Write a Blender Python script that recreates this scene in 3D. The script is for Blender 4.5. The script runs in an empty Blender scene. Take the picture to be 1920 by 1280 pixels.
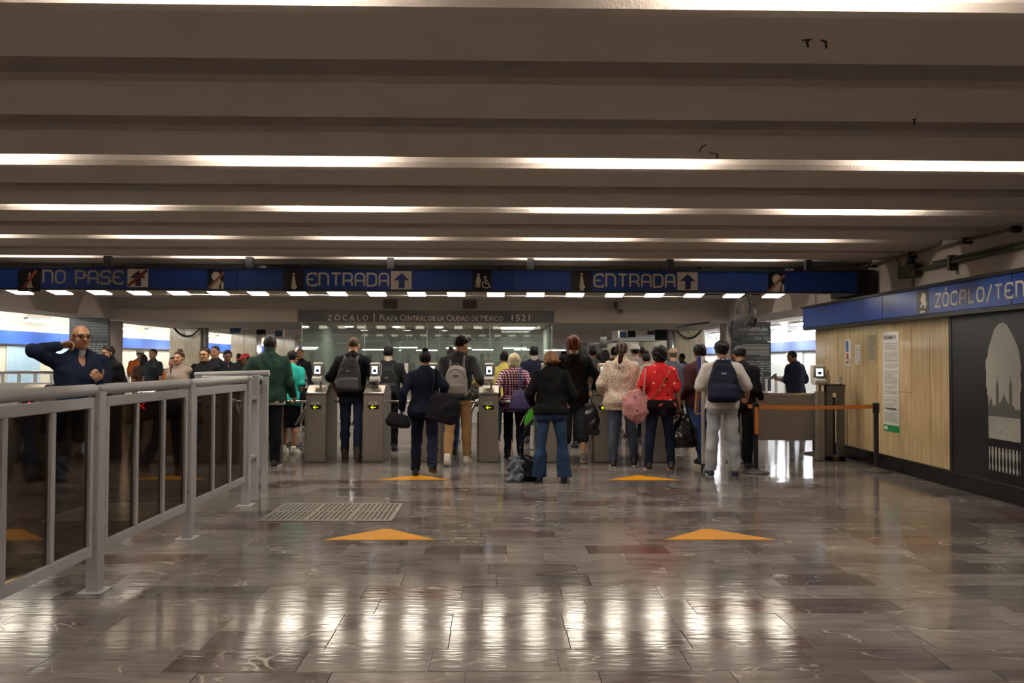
import bpy, bmesh, math, random
import numpy as np
import openvdb as vdb
from mathutils import Vector, Matrix
from mathutils.noise import noise as mnoise

random.seed(7)
C = bpy.context.scene.collection
PI = math.pi
RAD = math.radians

# ------------------------------------------------------------------ camera
FPX, EYE = 1500.0, 1.45
psi, the, rho = math.atan(25 / FPX), math.atan(37 / FPX), 0.0033
fw = Vector((math.sin(psi) * math.cos(the), math.cos(psi) * math.cos(the), math.sin(the)))
r0 = Vector((math.cos(psi), -math.sin(psi), 0))
u0 = r0.cross(fw)
up = u0 * math.cos(rho) - r0 * math.sin(rho)
rt = r0 * math.cos(rho) + u0 * math.sin(rho)
cam = bpy.data.objects.new('camera', bpy.data.cameras.new('camera'))
C.objects.link(cam)
cam.data.sensor_width = 36.0
cam.data.lens = FPX / 1920 * 36
cam.data.clip_start = 0.05
cam.data.clip_end = 200
M = Matrix((rt, up, -fw)).transposed().to_4x4()
M.translation = (0, 0, EYE)
cam.matrix_world = M
bpy.context.scene.camera = cam


def P(px, py, Y):
    """the point of the hall at distance Y that stands at that place of the photograph"""
    d = fw * FPX + rt * (px - 960) + up * (640 - py)
    return Vector((0, 0, EYE)) + d * (Y / d.y)


def PX(px, Y, py=760):
    return P(px, py, Y).x


# ------------------------------------------------------------------ world, exposure
sc = bpy.context.scene
w = bpy.data.worlds.new('world')
sc.world = w
w.use_nodes = True
w.node_tree.nodes['Background'].inputs[0].default_value = (0.02, 0.02, 0.022, 1)
w.node_tree.nodes['Background'].inputs[1].default_value = 0.3
sc.view_settings.view_transform = 'Standard'
sc.view_settings.look = 'None'
sc.view_settings.gamma = 1
sc.view_settings.use_curve_mapping = False
sc.view_settings.exposure = 0.85
sc.cycles.use_denoising = True
sc.cycles.max_bounces = 10
sc.cycles.diffuse_bounces = 5
sc.cycles.glossy_bounces = 4
sc.cycles.transparent_max_bounces = 16
sc.cycles.sample_clamp_indirect = 6
sc.cycles.caustics_reflective = False
sc.cycles.caustics_refractive = False
K_TUBE = 88.0      # groove tubes
K_LAMP = 8.0      # lamps behind the sign
K_SIDE = 48.0      # fluorescent battens of the side corridors
K_DOWN = 60.0      # round lights of the far ceiling
WARM = (1.0, 0.91, 0.80)
LAMPC = (1.0, 0.91, 0.74)
COOL = (0.93, 0.97, 1.0)


# ------------------------------------------------------------------ materials
def lin(c):
    if isinstance(c, str):
        c = tuple(int(c[i:i + 2], 16) / 255 for i in (0, 2, 4))
    return tuple((x / 12.92 if x <= .04045 else ((x + .055) / 1.055) ** 2.4) for x in c)


MATS = {}


class NT:
    def __init__(s, name):
        s.m = bpy.data.materials.new(name)
        s.m.use_nodes = True
        s.t = s.m.node_tree
        s.b = s.t.nodes['Principled BSDF']
        s.out = s.t.nodes['Material Output']

    def n(s, typ, **kw):
        nd = s.t.nodes.new('ShaderNode' + typ)
        for k, v in kw.items():
            if k in nd.inputs:
                nd.inputs[k].default_value = v
            else:
                setattr(nd, k, v)
        return nd

    def l(s, a, b):
        s.t.links.new(a, b)

    def math(s, op, a, b=None, c=None, clamp=False):
        nd = s.t.nodes.new('ShaderNodeMath')
        nd.operation = op
        nd.use_clamp = clamp
        for i, v in enumerate((a, b, c)):
            if v is None:
                continue
            if isinstance(v, (int, float)):
                nd.inputs[i].default_value = v
            else:
                s.l(v, nd.inputs[i])
        return nd.outputs[0]

    def mix(s, f, a, b):
        nd = s.t.nodes.new('ShaderNodeMix')
        nd.data_type = 'RGBA'
        for i, v in ((0, f), (6, a), (7, b)):
            if isinstance(v, (int, float)):
                nd.inputs[i].default_value = v
            elif isinstance(v, tuple):
                nd.inputs[i].default_value = (*v[:3], 1)
            else:
                s.l(v, nd.inputs[i])
        return nd.outputs[2]

    def ramp(s, f, stops):
        nd = s.t.nodes.new('ShaderNodeValToRGB')
        e = nd.color_ramp.elements
        while len(e) < len(stops):
            e.new(0.5)
        for el, (p, c) in zip(e, stops):
            el.position = p
            el.color = (*c[:3], 1) if isinstance(c, tuple) else (c, c, c, 1)
        s.l(f, nd.inputs[0])
        return nd.outputs[0]

    def bump(s, h, strength=.3, dist=.01):
        nd = s.n('Bump', Strength=strength, Distance=dist)
        s.l(h, nd.inputs['Height'])
        s.l(nd.outputs[0], s.b.inputs['Normal'])


def mat(name, col, rough=.5, metal=0., var=0., scale=6., bump=0., bscale=150., emit=0., spec=None, stretch=None):
    key = (name, col, rough, metal, var, scale, bump, bscale, emit, stretch)
    if key in MATS:
        return MATS[key]
    t = NT(name)
    c = lin(col) if isinstance(col, str) else col
    t.b.inputs['Base Color'].default_value = (*c, 1)
    t.b.inputs['Roughness'].default_value = rough
    t.b.inputs['Metallic'].default_value = metal
    if spec is not None:
        t.b.inputs['Specular IOR Level'].default_value = spec
    if emit:
        t.b.inputs['Emission Color'].default_value = (*c, 1)
        t.b.inputs['Emission Strength'].default_value = emit
    if var or bump:
        co = t.n('TexCoord').outputs['Object']
        if stretch:
            mp = t.n('Mapping', Scale=stretch)
            t.l(co, mp.inputs[0])
            co = mp.outputs[0]
        if var:
            nz = t.n('TexNoise', Scale=scale, Detail=5.)
            t.l(co, nz.inputs['Vector'])
            f = t.math('MULTIPLY_ADD', nz.outputs[0], 2 * var, 1 - var)
            mx = t.n('Mix', data_type='RGBA', blend_type='MULTIPLY')
            mx.inputs[0].default_value = 1
            mx.inputs[6].default_value = (*c, 1)
            t.l(f, mx.inputs[7])
            t.l(mx.outputs[2], t.b.inputs['Base Color'])
        if bump:
            nb = t.n('TexNoise', Scale=bscale, Detail=3.)
            t.l(co, nb.inputs['Vector'])
            t.bump(nb.outputs[0], bump, .01)
    MATS[key] = t.m
    return t.m


def glass(name, tint, gloss=.06, rough=.01, k=.5, film=0., hazec=(.5, .58, .54)):
    t = NT(name)
    tr = t.n('BsdfTransparent')
    tr.inputs[0].default_value = (*tint, 1)
    gl = t.n('BsdfGlossy')
    gl.inputs['Roughness'].default_value = rough
    gl.inputs[0].default_value = (1, 1, 1, 1)
    fr = t.n('LayerWeight', Blend=.25)
    f = t.math('MULTIPLY_ADD', fr.outputs['Fresnel'], k, gloss * .3, clamp=True)
    mx = t.n('MixShader')
    t.l(f, mx.inputs[0])
    t.l(tr.outputs[0], mx.inputs[1])
    t.l(gl.outputs[0], mx.inputs[2])
    last = mx.outputs[0]
    if film:      # diffuse layer that paints the haze of reflections into the pane
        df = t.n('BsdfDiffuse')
        df.inputs[0].default_value = (*hazec, 1)
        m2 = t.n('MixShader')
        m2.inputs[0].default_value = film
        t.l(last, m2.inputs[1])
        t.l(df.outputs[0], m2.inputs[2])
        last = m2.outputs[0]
    t.l(last, t.out.inputs[0])
    return t.m


def emitter(name, col, k):
    t = NT(name)
    e = t.n('Emission', Strength=k)
    e.inputs[0].default_value = (*col, 1)
    t.l(e.outputs[0], t.out.inputs[0])
    return t.m


# ------------------------------------------------------------------ mesh helpers
def put(name, me, m=None, parent=None, mw=None, **props):
    o = bpy.data.objects.new(name, me)
    C.objects.link(o)
    if m is not None and me is not None:
        if len(me.materials) == 0:
            me.materials.append(m)
        else:
            o.material_slots[0].link = 'OBJECT'
            o.material_slots[0].material = m
    if parent is not None:
        o.parent = parent
    if mw is not None:
        o.matrix_local = mw
    for k, v in props.items():
        if v is not None:
            o[k] = v
    return o


def thing(name, label, cat, loc=(0, 0, 0), rz=0., group=None, mw=None):
    o = bpy.data.objects.new(name, None)
    C.objects.link(o)
    o.empty_display_size = .1
    if mw is not None:
        o.matrix_world = mw
    else:
        o.location = loc
        o.rotation_euler = (0, 0, rz)
    o['label'] = label
    o['category'] = cat
    if group:
        o['group'] = group
    return o


def tag(o, label, cat, group=None):
    o['label'] = label
    o['category'] = cat
    if group:
        o['group'] = group
    return o


def dup(root, loc=None, rz=None, label=None):
    r = root.copy()
    C.objects.link(r)
    if loc is not None:
        r.location = loc
    if rz is not None:
        r.rotation_euler = (0, 0, rz)
    if label:
        r['label'] = label

    def rec(a, b):
        for ch in list(a.children):
            c = ch.copy()
            C.objects.link(c)
            c.parent = b
            rec(ch, c)
    rec(root, r)
    return r


class MB:
    """collects shapes and links them as one mesh object"""

    def __init__(s):
        s.v, s.f, s.sm = [], [], []

    def add(s, vs, fs, smooth=False):
        b = len(s.v)
        s.v += [tuple(p) for p in vs]
        s.f += [tuple(i + b for i in f) for f in fs]
        s.sm += [smooth] * len(fs)
        return s

    def box(s, lo, hi, bev=0., M=None):
        x0, y0, z0 = lo
        x1, y1, z1 = hi
        if bev <= 0:
            vs = [(x, y, z) for z in (z0, z1) for y in (y0, y1) for x in (x0, x1)]
            fs = [(0, 2, 3, 1), (4, 5, 7, 6), (0, 1, 5, 4), (2, 6, 7, 3), (0, 4, 6, 2), (1, 3, 7, 5)]
        else:
            bm = bmesh.new()
            bmesh.ops.create_cube(bm, size=1, matrix=Matrix.Translation(((x0 + x1) / 2, (y0 + y1) / 2, (z0 + z1) / 2)) @ Matrix.Diagonal((x1 - x0, y1 - y0, z1 - z0, 1)))
            bmesh.ops.bevel(bm, geom=list(bm.edges), offset=min(bev, .49 * min(x1 - x0, y1 - y0, z1 - z0)), segments=2, profile=.5, affect='EDGES')
            bm.verts.index_update()
            vs = [tuple(q.co) for q in bm.verts]
            fs = [tuple(q.index for q in f.verts) for f in bm.faces]
            bm.free()
        if M is not None:
            vs = [tuple(M @ Vector(p)) for p in vs]
        return s.add(vs, fs)

    def tube(s, pts, r, n=10, closed=False, smooth=True, caps=True):
        pts = [Vector(p) for p in pts]
        N = len(pts)
        rr = r if isinstance(r, (list, tuple)) else [r] * N
        vs, fs = [], []
        pu = None
        for i, p in enumerate(pts):
            a = pts[i - 1] if (i or closed) else p
            b = pts[(i + 1) % N] if (i < N - 1 or closed) else p
            t = (b - a)
            t = t.normalized() if t.length > 1e-9 else Vector((0, 0, 1))
            if pu is None:
                h = Vector((0, 0, 1)) if abs(t.z) < .9 else Vector((1, 0, 0))
                u = t.cross(h).normalized()
            else:
                u = (pu - t * pu.dot(t))
                u = u.normalized() if u.length > 1e-6 else t.orthogonal().normalized()
            pu = u
            q = t.cross(u)
            for k in range(n):
                an = 2 * PI * k / n
                vs.append(p + (u * math.cos(an) + q * math.sin(an)) * rr[i])
        for i in range(N if closed else N - 1):
            j = (i + 1) % N
            for k in range(n):
                k2 = (k + 1) % n
                fs.append((i * n + k, i * n + k2, j * n + k2, j * n + k))
        s.add(vs, fs, smooth)
        if caps and not closed:
            s.add(vs[:n], [tuple(range(n))[::-1]])
            s.add(vs[-n:], [tuple(range(n))])
        return s

    def lathe(s, prof, c=(0, 0, 0), n=24, smooth=True):
        vs, fs = [], []
        for r, z in prof:
            for k in range(n):
                a = 2 * PI * k / n
                vs.append((c[0] + r * math.cos(a), c[1] + r * math.sin(a), c[2] + z))
        for i in range(len(prof) - 1):
            for k in range(n):
                k2 = (k + 1) % n
                fs.append((i * n + k, i * n + k2, (i + 1) * n + k2, (i + 1) * n + k))
        s.add(vs, fs, smooth)
        s.add(vs[:n], [tuple(range(n))[::-1]])
        s.add(vs[-n:], [tuple(range(n))])
        return s

    def prism(s, pts3a, off):
        """polygon (list of 3-D points) extruded by the vector off"""
        n = len(pts3a)
        a = [Vector(p) for p in pts3a]
        off = Vector(off)
        nv = Vector((0, 0, 0))
        for i in range(n):
            nv += a[i].cross(a[(i + 1) % n])
        if nv.dot(off) > 0:
            a = a[::-1]
        b = [p + off for p in a]
        s.add(a + b, [tuple(range(n)), tuple(range(2 * n - 1, n - 1, -1))] + [(i, i + n, (i + 1) % n + n, (i + 1) % n)[::-1] for i in range(n)])
        return s

    def mesh(s, name='m'):
        me = bpy.data.meshes.new(name)
        me.from_pydata(s.v, [], s.f)
        me.polygons.foreach_set('use_smooth', s.sm)
        me.update()
        return me

    def build(s, name, m=None, parent=None, mw=None, **props):
        return put(name, s.mesh(name), m, parent, mw, **props)


def struct(name, mb, m, parent=None, label=None):
    o = mb.build(name, m, parent)
    if parent is None:
        o['kind'] = 'structure'
        if label:
            o['label'] = label
    return o


class Plane2:
    """a flat face in the hall: u to the right, v up, normal towards the viewer"""

    def __init__(s, O, U, V=(0, 0, 1)):
        s.O, s.U, s.V = Vector(O), Vector(U), Vector(V)
        s.N = s.U.cross(s.V).normalized()

    def p(s, u, v, h=0.):
        return s.O + s.U * u + s.V * v + s.N * h


def poly2(mb, pl, pts, h0=0., t=.002):
    mb.prism([pl.p(u, v, h0) for u, v in pts], pl.N * t)


def rect2(mb, pl, u0_, v0_, u1_, v1_, h0=0., t=.002):
    poly2(mb, pl, [(u0_, v0_), (u1_, v0_), (u1_, v1_), (u0_, v1_)], h0, t)


def circ(cx, cy, r, n=20, a0=0., a1=2 * PI, ry=None):
    full = abs(a1 - a0 - 2 * PI) < 1e-6
    m = n if full else n + 1
    return [(cx + r * math.cos(a0 + (a1 - a0) * i / n), cy + (ry or r) * math.sin(a0 + (a1 - a0) * i / n)) for i in range(m)]


def rounded(pts, r, closed=False, seg=4):
    out = []
    n = len(pts)
    for i, p in enumerate(pts):
        rr = r[i] if isinstance(r, (list, tuple)) else r
        if (not closed and i in (0, n - 1)) or rr <= 0:
            out.append(p)
            continue
        p = Vector(p)
        a, b = Vector(pts[i - 1]), Vector(pts[(i + 1) % n])
        d1, d2 = (a - p), (b - p)
        rr = min(rr, d1.length * .5, d2.length * .5)
        p1, p2 = p + d1.normalized() * rr, p + d2.normalized() * rr
        for k in range(seg + 1):
            t = k / seg
            q = p1 * (1 - t) ** 2 + p * 2 * t * (1 - t) + p2 * t * t
            out.append((q.x, q.y))
    return out


def ribbon(mb, pl, pts, w_, closed=False, h0=0., t=.002):
    pts = [Vector(p) for p in pts]
    n = len(pts)
    L, R = [], []
    for i, p in enumerate(pts):
        a = pts[i - 1] if (i or closed) else None
        b = pts[(i + 1) % n] if (i < n - 1 or closed) else None
        d1 = (p - a).normalized() if a is not None else (b - p).normalized()
        d2 = (b - p).normalized() if b is not None else d1
        n1 = Vector((-d1.y, d1.x))
        n2 = Vector((-d2.y, d2.x))
        m_ = (n1 + n2)
        m_ = m_.normalized() if m_.length > 1e-6 else n1
        k = (w_ / 2) / max(.35, m_.dot(n1))
        L.append(p + m_ * k)
        R.append(p - m_ * k)
    vs = [pl.p(q.x, q.y, h0 + t) for q in L] + [pl.p(q.x, q.y, h0 + t) for q in R]
    vs += [pl.p(q.x, q.y, h0) for q in L] + [pl.p(q.x, q.y, h0) for q in R]
    fs = []
    for i in range(n if closed else n - 1):
        j = (i + 1) % n
        fs += [(i, n + i, n + j, j), (2 * n + i, i, j, 2 * n + j), (n + i, 3 * n + i, 3 * n + j, n + j)]
    mb.add(vs, fs)


GLYPH = {  # strokes of the station lettering on a 0.7 x 1 cell: (points, corner radii, closed)
    'E': [([(.68, .80), (.68, 1), (0, 1), (0, 0), (.68, 0), (.68, .20)], .34, 0), ([(0, .5), (.48, .5)], 0, 0)],
    'N': [([(0, 0), (0, 1), (.68, 1), (.68, 0)], [0, .0, .36, 0], 0)],
    'T': [([(0, 1), (.7, 1)], 0, 0), ([(.35, 1), (.35, 0)], 0, 0)],
    'R': [([(0, 0), (0, 1), (.66, 1), (.66, .42), (0, .42)], [0, 0, .3, .25, 0], 0), ([(.42, .42), (.66, .3), (.66, 0)], .15, 0)],
    'A': [([(0, 0), (0, 1), (.68, 1), (.68, 0)], .3, 0), ([(0, .42), (.68, .42)], 0, 0)],
    'D': [([(0, 0), (0, 1), (.68, 1), (.68, 0)], [0, 0, .36, .36], 1)],
    'O': [([(0, 0), (0, 1), (.7, 1), (.7, 0)], .34, 1)],
    'P': [([(0, 0), (0, 1), (.66, 1), (.66, .42), (0, .42)], [0, 0, .3, .3, 0], 0)],
    'S': [([(.66, .8), (.66, 1), (0, 1), (0, .52), (.66, .52), (.66, 0), (0, 0), (0, .2)], .28, 0)],
    'C': [([(.66, .78), (.66, 1), (0, 1), (0, 0), (.66, 0), (.66, .22)], .34, 0)],
    'Z': [([(0, 1), (.62, 1), (0, 0), (.62, 0)], 0, 0)],
    'L': [([(0, 1), (0, 0), (.55, 0)], 0, 0)],
    'H': [([(0, 0), (0, 1)], 0, 0), ([(.66, 0), (.66, 1)], 0, 0), ([(0, .5), (.66, .5)], 0, 0)],
    'I': [([(.05, 0), (.05, 1)], 0, 0)],
    '/': [([(0, -.12), (.5, 1.12)], 0, 0)],
    'Ó': [([(0, 0), (0, 1), (.7, 1), (.7, 0)], .34, 1), ([(.3, 1.17), (.48, 1.42)], 0, 0)],
}
ADV = {'I': .1, 'L': .58, '/': .5, ' ': .42, 'Z': .62}


def station_text(pl, s, u, v, hgt, width, emit, sw=.13, gap=.26):
    """one mesh per letter, handed to emit"""
    adv = [ADV.get(c, .7) for c in s]
    tot = sum(adv) + gap * (len(s) - 1)
    k = width / tot
    x = u
    for c, a in zip(s, adv):
        mb = MB()
        for pts, r, cl in GLYPH.get(c, []):
            q = rounded(pts, r, bool(cl))
            ribbon(mb, pl, [(x + p[0] * k, v + p[1] * hgt) for p in q], sw * hgt, bool(cl))
        if mb.v:
            emit(mb)
        x += (a + gap) * k


def text_run(s, size, space=1.0, bold=0.):
    cu = bpy.data.curves.new('txt', 'FONT')
    cu.body = s
    cu.size = size
    cu.space_character = space
    cu.resolution_u = 2
    cu.offset = bold
    o = bpy.data.objects.new('txt', cu)
    me = bpy.data.meshes.new_from_object(o)
    bpy.data.objects.remove(o)
    return me


def text_mesh(s, size, smallcaps=False, space=1.0, bold=0.):
    if not smallcaps:
        return text_run(s, size, space, bold)
    runs, x = [], 0.
    for word_ in s.split(' '):
        if not word_:
            x += .25 * size
            continue
        parts = [(word_[0], size), (word_[1:].upper(), size * .78)] if word_[0].isupper() else [(word_.upper(), size * .78)]
        for t_, sz_ in parts:
            if not t_:
                continue
            me = text_run(t_, sz_, space, bold)
            xs = [q.co.x for q in me.vertices]
            me.transform(Matrix.Translation((x - min(xs), 0, 0)))
            x += max(xs) - min(xs) + .07 * size
            runs.append(me)
        x += .24 * size
    bm = bmesh.new()
    for me in runs:
        bm.from_mesh(me)
        bpy.data.meshes.remove(me)
    out = bpy.data.meshes.new('txt')
    bm.to_mesh(out)
    bm.free()
    return out


def text(pl, s, u, v, size, m, parent, h=.003, name='lettering', width=None, **kw):
    me = text_mesh(s, size, **kw)
    sx = 1.
    if width and len(me.vertices):
        xs = [q.co.x for q in me.vertices]
        ext = max(xs) - min(xs)
        sx = width / ext if ext > 0 else 1
    R = Matrix((pl.U, pl.V, pl.N)).transposed().to_4x4()
    R.translation = pl.p(u, v, h)
    me.transform(R @ Matrix.Diagonal((sx, 1, 1, 1)))
    return put(name, me, m, parent)


def arc3(c, r, a0, a1, n, ax='xz'):
    out = []
    for i in range(n + 1):
        a = a0 + (a1 - a0) * i / n
        p = [c[0], c[1], c[2]]
        i0, i1 = {'x': 0, 'y': 1, 'z': 2}[ax[0]], {'x': 0, 'y': 1, 'z': 2}[ax[1]]
        p[i0] += r * math.cos(a)
        p[i1] += r * math.sin(a)
        out.append(tuple(p))
    return out

# ================================================================== the setting
XL, XR = -8.9, 5.3          # inner faces of the two side beams
CEIL = 2.87

m_ceil = mat('ceiling_plaster', 'bcb3aa', .75, var=.10, scale=2.2, bump=.35, bscale=90)
m_conc = mat('painted_concrete', 'b8ada4', .7, var=.08, scale=3., bump=.15, bscale=80)
m_dark = mat('black_metal', '15151a', .45)
m_tube = emitter('fluorescent_tube', WARM, K_TUBE)
m_white = mat('white_enamel', 'd8d6d0', .4)
m_steel = mat('brushed_steel', '9a928a', .42, metal=.6, var=.10, scale=3., bump=.05, bscale=400, stretch=(1, 1, .05))
m_steel2 = mat('worn_steel', '6b645e', .42, metal=.75, var=.2, scale=4., stretch=(1, 1, .3))
m_chrome = mat('polished_chrome', 'e6e2de', .2, metal=1.)
m_rail = mat('grey_rail_paint', '9a9a9b', .38, metal=.0, var=.07, scale=9.)


# ---- floor: slab, one object for each of the 300 nearest stones, the rest joined
def floor_material(single):
    """one tone per stone: by object for the near stones, by piece for the joined ones"""
    t = NT('polished_stone')
    geo = t.n('NewGeometry')
    rnd = t.n('ObjectInfo').outputs['Random'] if single else geo.outputs['Random Per Island']
    wn = t.n('TexWhiteNoise', noise_dimensions='1D')
    t.l(t.math('MULTIPLY', rnd, 917.3), wn.inputs['W'])
    base = t.ramp(wn.outputs[0], [(0, lin('68615c')), (.18, lin('766f6a')), (.45, lin('7f7873')), (.66, lin('726a66')), (.84, lin('645d5a')), (.94, lin('594f4b')), (1, lin('68504a'))])
    # grain along the stone, shifted per stone
    sh = t.n('VectorMath', operation='MULTIPLY_ADD')
    t.l(wn.outputs['Color'], sh.inputs[0])
    sh.inputs[1].default_value = (9, 9, 9)
    t.l(geo.outputs['Position'], sh.inputs[2])
    mp = t.n('Mapping', Scale=(1.2, 5.5, 1))
    t.l(sh.outputs[0], mp.inputs[0])
    nz = t.n('TexNoise', Scale=1.8, Detail=9., Roughness=.62, Distortion=.8)
    t.l(mp.outputs[0], nz.inputs['Vector'])
    g = t.ramp(nz.outputs[0], [(.28, .5), (.5, 1.0), (.74, 1.5)])
    mx = t.n('Mix', data_type='RGBA', blend_type='MULTIPLY')
    mx.inputs[0].default_value = .85
    t.l(base, mx.inputs[6])
    t.l(g, mx.inputs[7])
    # white veins
    mp2 = t.n('Mapping', Scale=(.9, 1.7, 1), Rotation=(0, 0, .5))
    t.l(sh.outputs[0], mp2.inputs[0])
    vz = t.n('TexNoise', Scale=1.25, Detail=3., Roughness=.5, Distortion=1.6)
    t.l(mp2.outputs[0], vz.inputs['Vector'])
    v = t.math('ABSOLUTE', t.math('SUBTRACT', vz.outputs[0], .5))
    vm = t.ramp(v, [(0, 1.), (.004, .8), (.011, 0.)])
    br = t.n('TexNoise', Scale=2.6, Detail=2.)
    t.l(sh.outputs[0], br.inputs['Vector'])
    vm2 = t.math('MULTIPLY', vm, t.ramp(br.outputs[0], [(.5, 0.), (.62, .75)]))
    c = t.mix(vm2, mx.outputs[2], lin('b9aea2'))
    t.l(c, t.b.inputs['Base Color'])
    rz = t.n('TexNoise', Scale=3.2, Detail=5., Roughness=.6)
    t.l(geo.outputs['Position'], rz.inputs['Vector'])
    ro = t.math('MULTIPLY_ADD', rz.outputs[0], .19, .025)
    t.l(t.math('MULTIPLY_ADD', vm2, .15, ro), t.b.inputs['Roughness'])
    t.b.inputs['Specular IOR Level'].default_value = .42
    bz = t.n('TexNoise', Scale=5.5, Detail=2.)
    t.l(mp.outputs[0], bz.inputs['Vector'])
    h = t.math('ADD', t.math('MULTIPLY', bz.outputs[0], .6), t.math('MULTIPLY', vm2, -.08))
    t.bump(h, .12, .012)
    return t.m


m_floor, m_floor2 = floor_material(True), floor_material(False)
FX0, FX1, FY0, FY1 = -15.5, 12.5, -7.5, 24.
slab = MB().box((-18, -8, -.2), (14, 50, -.0215))
floor = struct('floor', slab, m_floor, label='polished grey brown stone floor of the station hall')
TW, TD = .62, .285
random.seed(3)
near, rest = [], []


def wn1(row):   # a stagger of each row, not the shader's: stones of one row differ in tone by position only
    random.seed(row * 131 + 17)
    return random.random()


def inview(x, y):
    d = Vector((x, y, 0)) - Vector((0, 0, EYE))
    z = d.dot(fw)
    if z < .2:
        return False
    u, v = 960 + FPX * d.dot(rt) / z, 640 - FPX * d.dot(up) / z
    return -60 < u < 1980 and v < 1330


for r in range(int((FY0 - 3.78) / TD), int((FY1 - 3.78) / TD)):
    off = wn1(r)
    y = 3.78 + (r + .5) * TD
    for c_ in range(int(FX0 / TW), int(FX1 / TW)):
        x = (c_ + .5 - off) * TW
        (near if (y < 11 and inview(x, y)) else rest).append((x, y))
near.sort(key=lambda q: q[1] * q[1] + .3 * q[0] * q[0])
rest += near[300:]
near = near[:300]
tile_me = MB().box((-TW / 2 + .0012, -TD / 2 + .0012, -.02), (TW / 2 - .0012, TD / 2 - .0012, 0), bev=.0016).mesh('stone_tile')
random.seed(11)
for x, y in near:
    o = put('stone_tile', tile_me, m_floor if not tile_me.materials else None, floor)
    o.location = (x, y, random.uniform(-.0006, .0006))
    o.rotation_euler = (random.gauss(0, .0026), random.gauss(0, .0018), 0)
far = MB()
for x, y in rest:
    a, b = TW / 2 - .0012, TD / 2 - .0012
    s1, s2 = random.gauss(0, .0013) * b, random.gauss(0, .001) * a
    vs = [(x - a, y - b, -s1 - s2), (x + a, y - b, -s1 + s2), (x + a, y + b, s1 + s2), (x - a, y + b, s1 - s2)]
    far.add(vs + [(p[0], p[1], -.02) for p in vs], [(0, 1, 2, 3), (0, 4, 5, 1), (1, 5, 6, 2), (2, 6, 7, 3), (3, 7, 4, 0)])
o = far.build('stone_tiles', m_floor2, floor)
o['kind'] = 'stuff'
o = MB().box((FX0 - 2, FY1, -.02), (FX1 + 1, 50, -.0005)).build('paving', m_floor, floor)

# ---- ceiling: cross beams with lit and dark grooves between them
GY = lambda k: 3.8 + .9 * k
ceil = struct('ceiling', MB().box((-10, -8, 3.22), (6.4, 18.5, 3.4)), m_ceil, label='low ceiling of white ribbed concrete over the hall')
pr = [(0, .0), (.015, -.035), (.05, -.05), (.55, -.05), (.585, -.035), (.6, .0), (.6, .30), (0, .30)]
bm_ = MB().prism([(XL, a, CEIL + .05 + b) for a, b in pr], (XR - XL, 0, 0)).mesh('cross_beam')
for k in range(-12, 17):
    o = put('cross_beam', bm_, m_ceil if not bm_.materials else None, ceil)
    o.location = (0, GY(k) + .3, 0)
tubes = MB().tube([(-.6, 0, 0), (.6, 0, 0)], .014, 10).mesh('tube_lamp')
hous = MB().box((-.64, -.045, .02), (.64, .02, .075), bev=.006).mesh('lamp_housing')
for k in (-9, -7, -5, -3, -1, 2, 4, 6, 8, 10, 12, 15):
    for i in range(-3, 3):
        x = .93 + 2.44 * i + (0 if k != -1 else .35)
        if x > XR - .7 or x < XL + .7:
            continue
        o = put('tube_lamp', tubes, m_tube if not tubes.materials else None, ceil)
        o.location = (x, GY(k) + .085, 3.075)
        h = put('lamp_housing', hous, m_white if not hous.materials else None, o)

# rusty nicks and cracks in the undersides
m_nick = mat('rust_nick', '2b221c', .9)
for px, py, pts in ((1512, 66, [(-9, -2), (8, -4), (0, 0), (3, 10)]), (1548, 66, [(-9, -3), (0, 0), (1, 12)]), (1714, 217, [(-4, -3), (3, -4), (0, 0), (1, 6)]), (1318, 268, [(6, -2), (-2, 1), (-5, 8), (-8, 12)]), (1340, 284, [(-11, -3), (4, -1), (5, 7)])):
    q = []
    for dx_, dy_ in pts:
        y_ = (CEIL - EYE) * FPX / (677 - py - dy_)
        g_ = P(px + dx_, py + dy_, y_)
        q.append((g_.x, g_.y, CEIL + .0005))
    MB().tube(q, .006, 5).build('crack', m_nick, ceil)

# ---- far beam with its soffit, side beams, columns
struct('trim_1', MB().box((XL, 18.5, 2.63), (XR, 18.9, 2.95)).box((XL, 18.44, 2.34), (XR, 18.9, 2.63)).box((XL, 18.9, 2.36), (XR, 22.6, 2.6)), m_conc,
       label='wide concrete beam across the far end of the hall')
struct('trim_2', MB().box((XL - .9, -8, 2.40), (XL, 48, 3.3)), m_conc, label='concrete beam along the left edge of the hall')
struct('trim_3', MB().box((XR, 13.3, 2.40), (XR + .9, 48, 3.3)), m_conc, label='concrete beam along the right edge of the hall')
struct('ceiling_1', MB().box((XL, 22.6, 2.78), (XR, 50, 3.0)), m_conc, label='flat ceiling over the far hall')
for i, y in enumerate((24.2, 29.7, 35.2, 40.5)):
    struct('trim_%d' % (4 + i), MB().box((XL, y, 2.42), (XR, y + .9, 2.8)), m_conc, label='concrete cross beam number %d beyond the glass case' % (i + 1))
struct('ceiling_2', MB().box((-16, -8, 3.02), (XL - .9, 50, 3.2)), m_conc, label='ceiling of the left side corridor')
struct('ceiling_3', MB().box((XR + .9, 13.3, 3.02), (13, 50, 3.2)), m_conc, label='ceiling of the right side corridor')
m_cream = mat('cream_wall', 'd9cdb0', .5, var=.06, scale=1.5)
m_wwall = mat('white_wall', 'dcdad2', .45, var=.05, scale=1.5)
struct('wall_left', MB().box((-13.3, -8, -.05), (-13, 50, 3.1)), m_cream, label='cream wall of the left side corridor')
struct('wall_back', MB().box((-15, 48, -.05), (13, 48.3, 3.2)), mat('far_wall', '6b655d', .6, var=.1), label='far end wall of the station')
struct('wall_front', MB().box((-15, -8.2, -.05), (13, -8, 3.4)), m_conc, label='wall behind the viewer')
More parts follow.
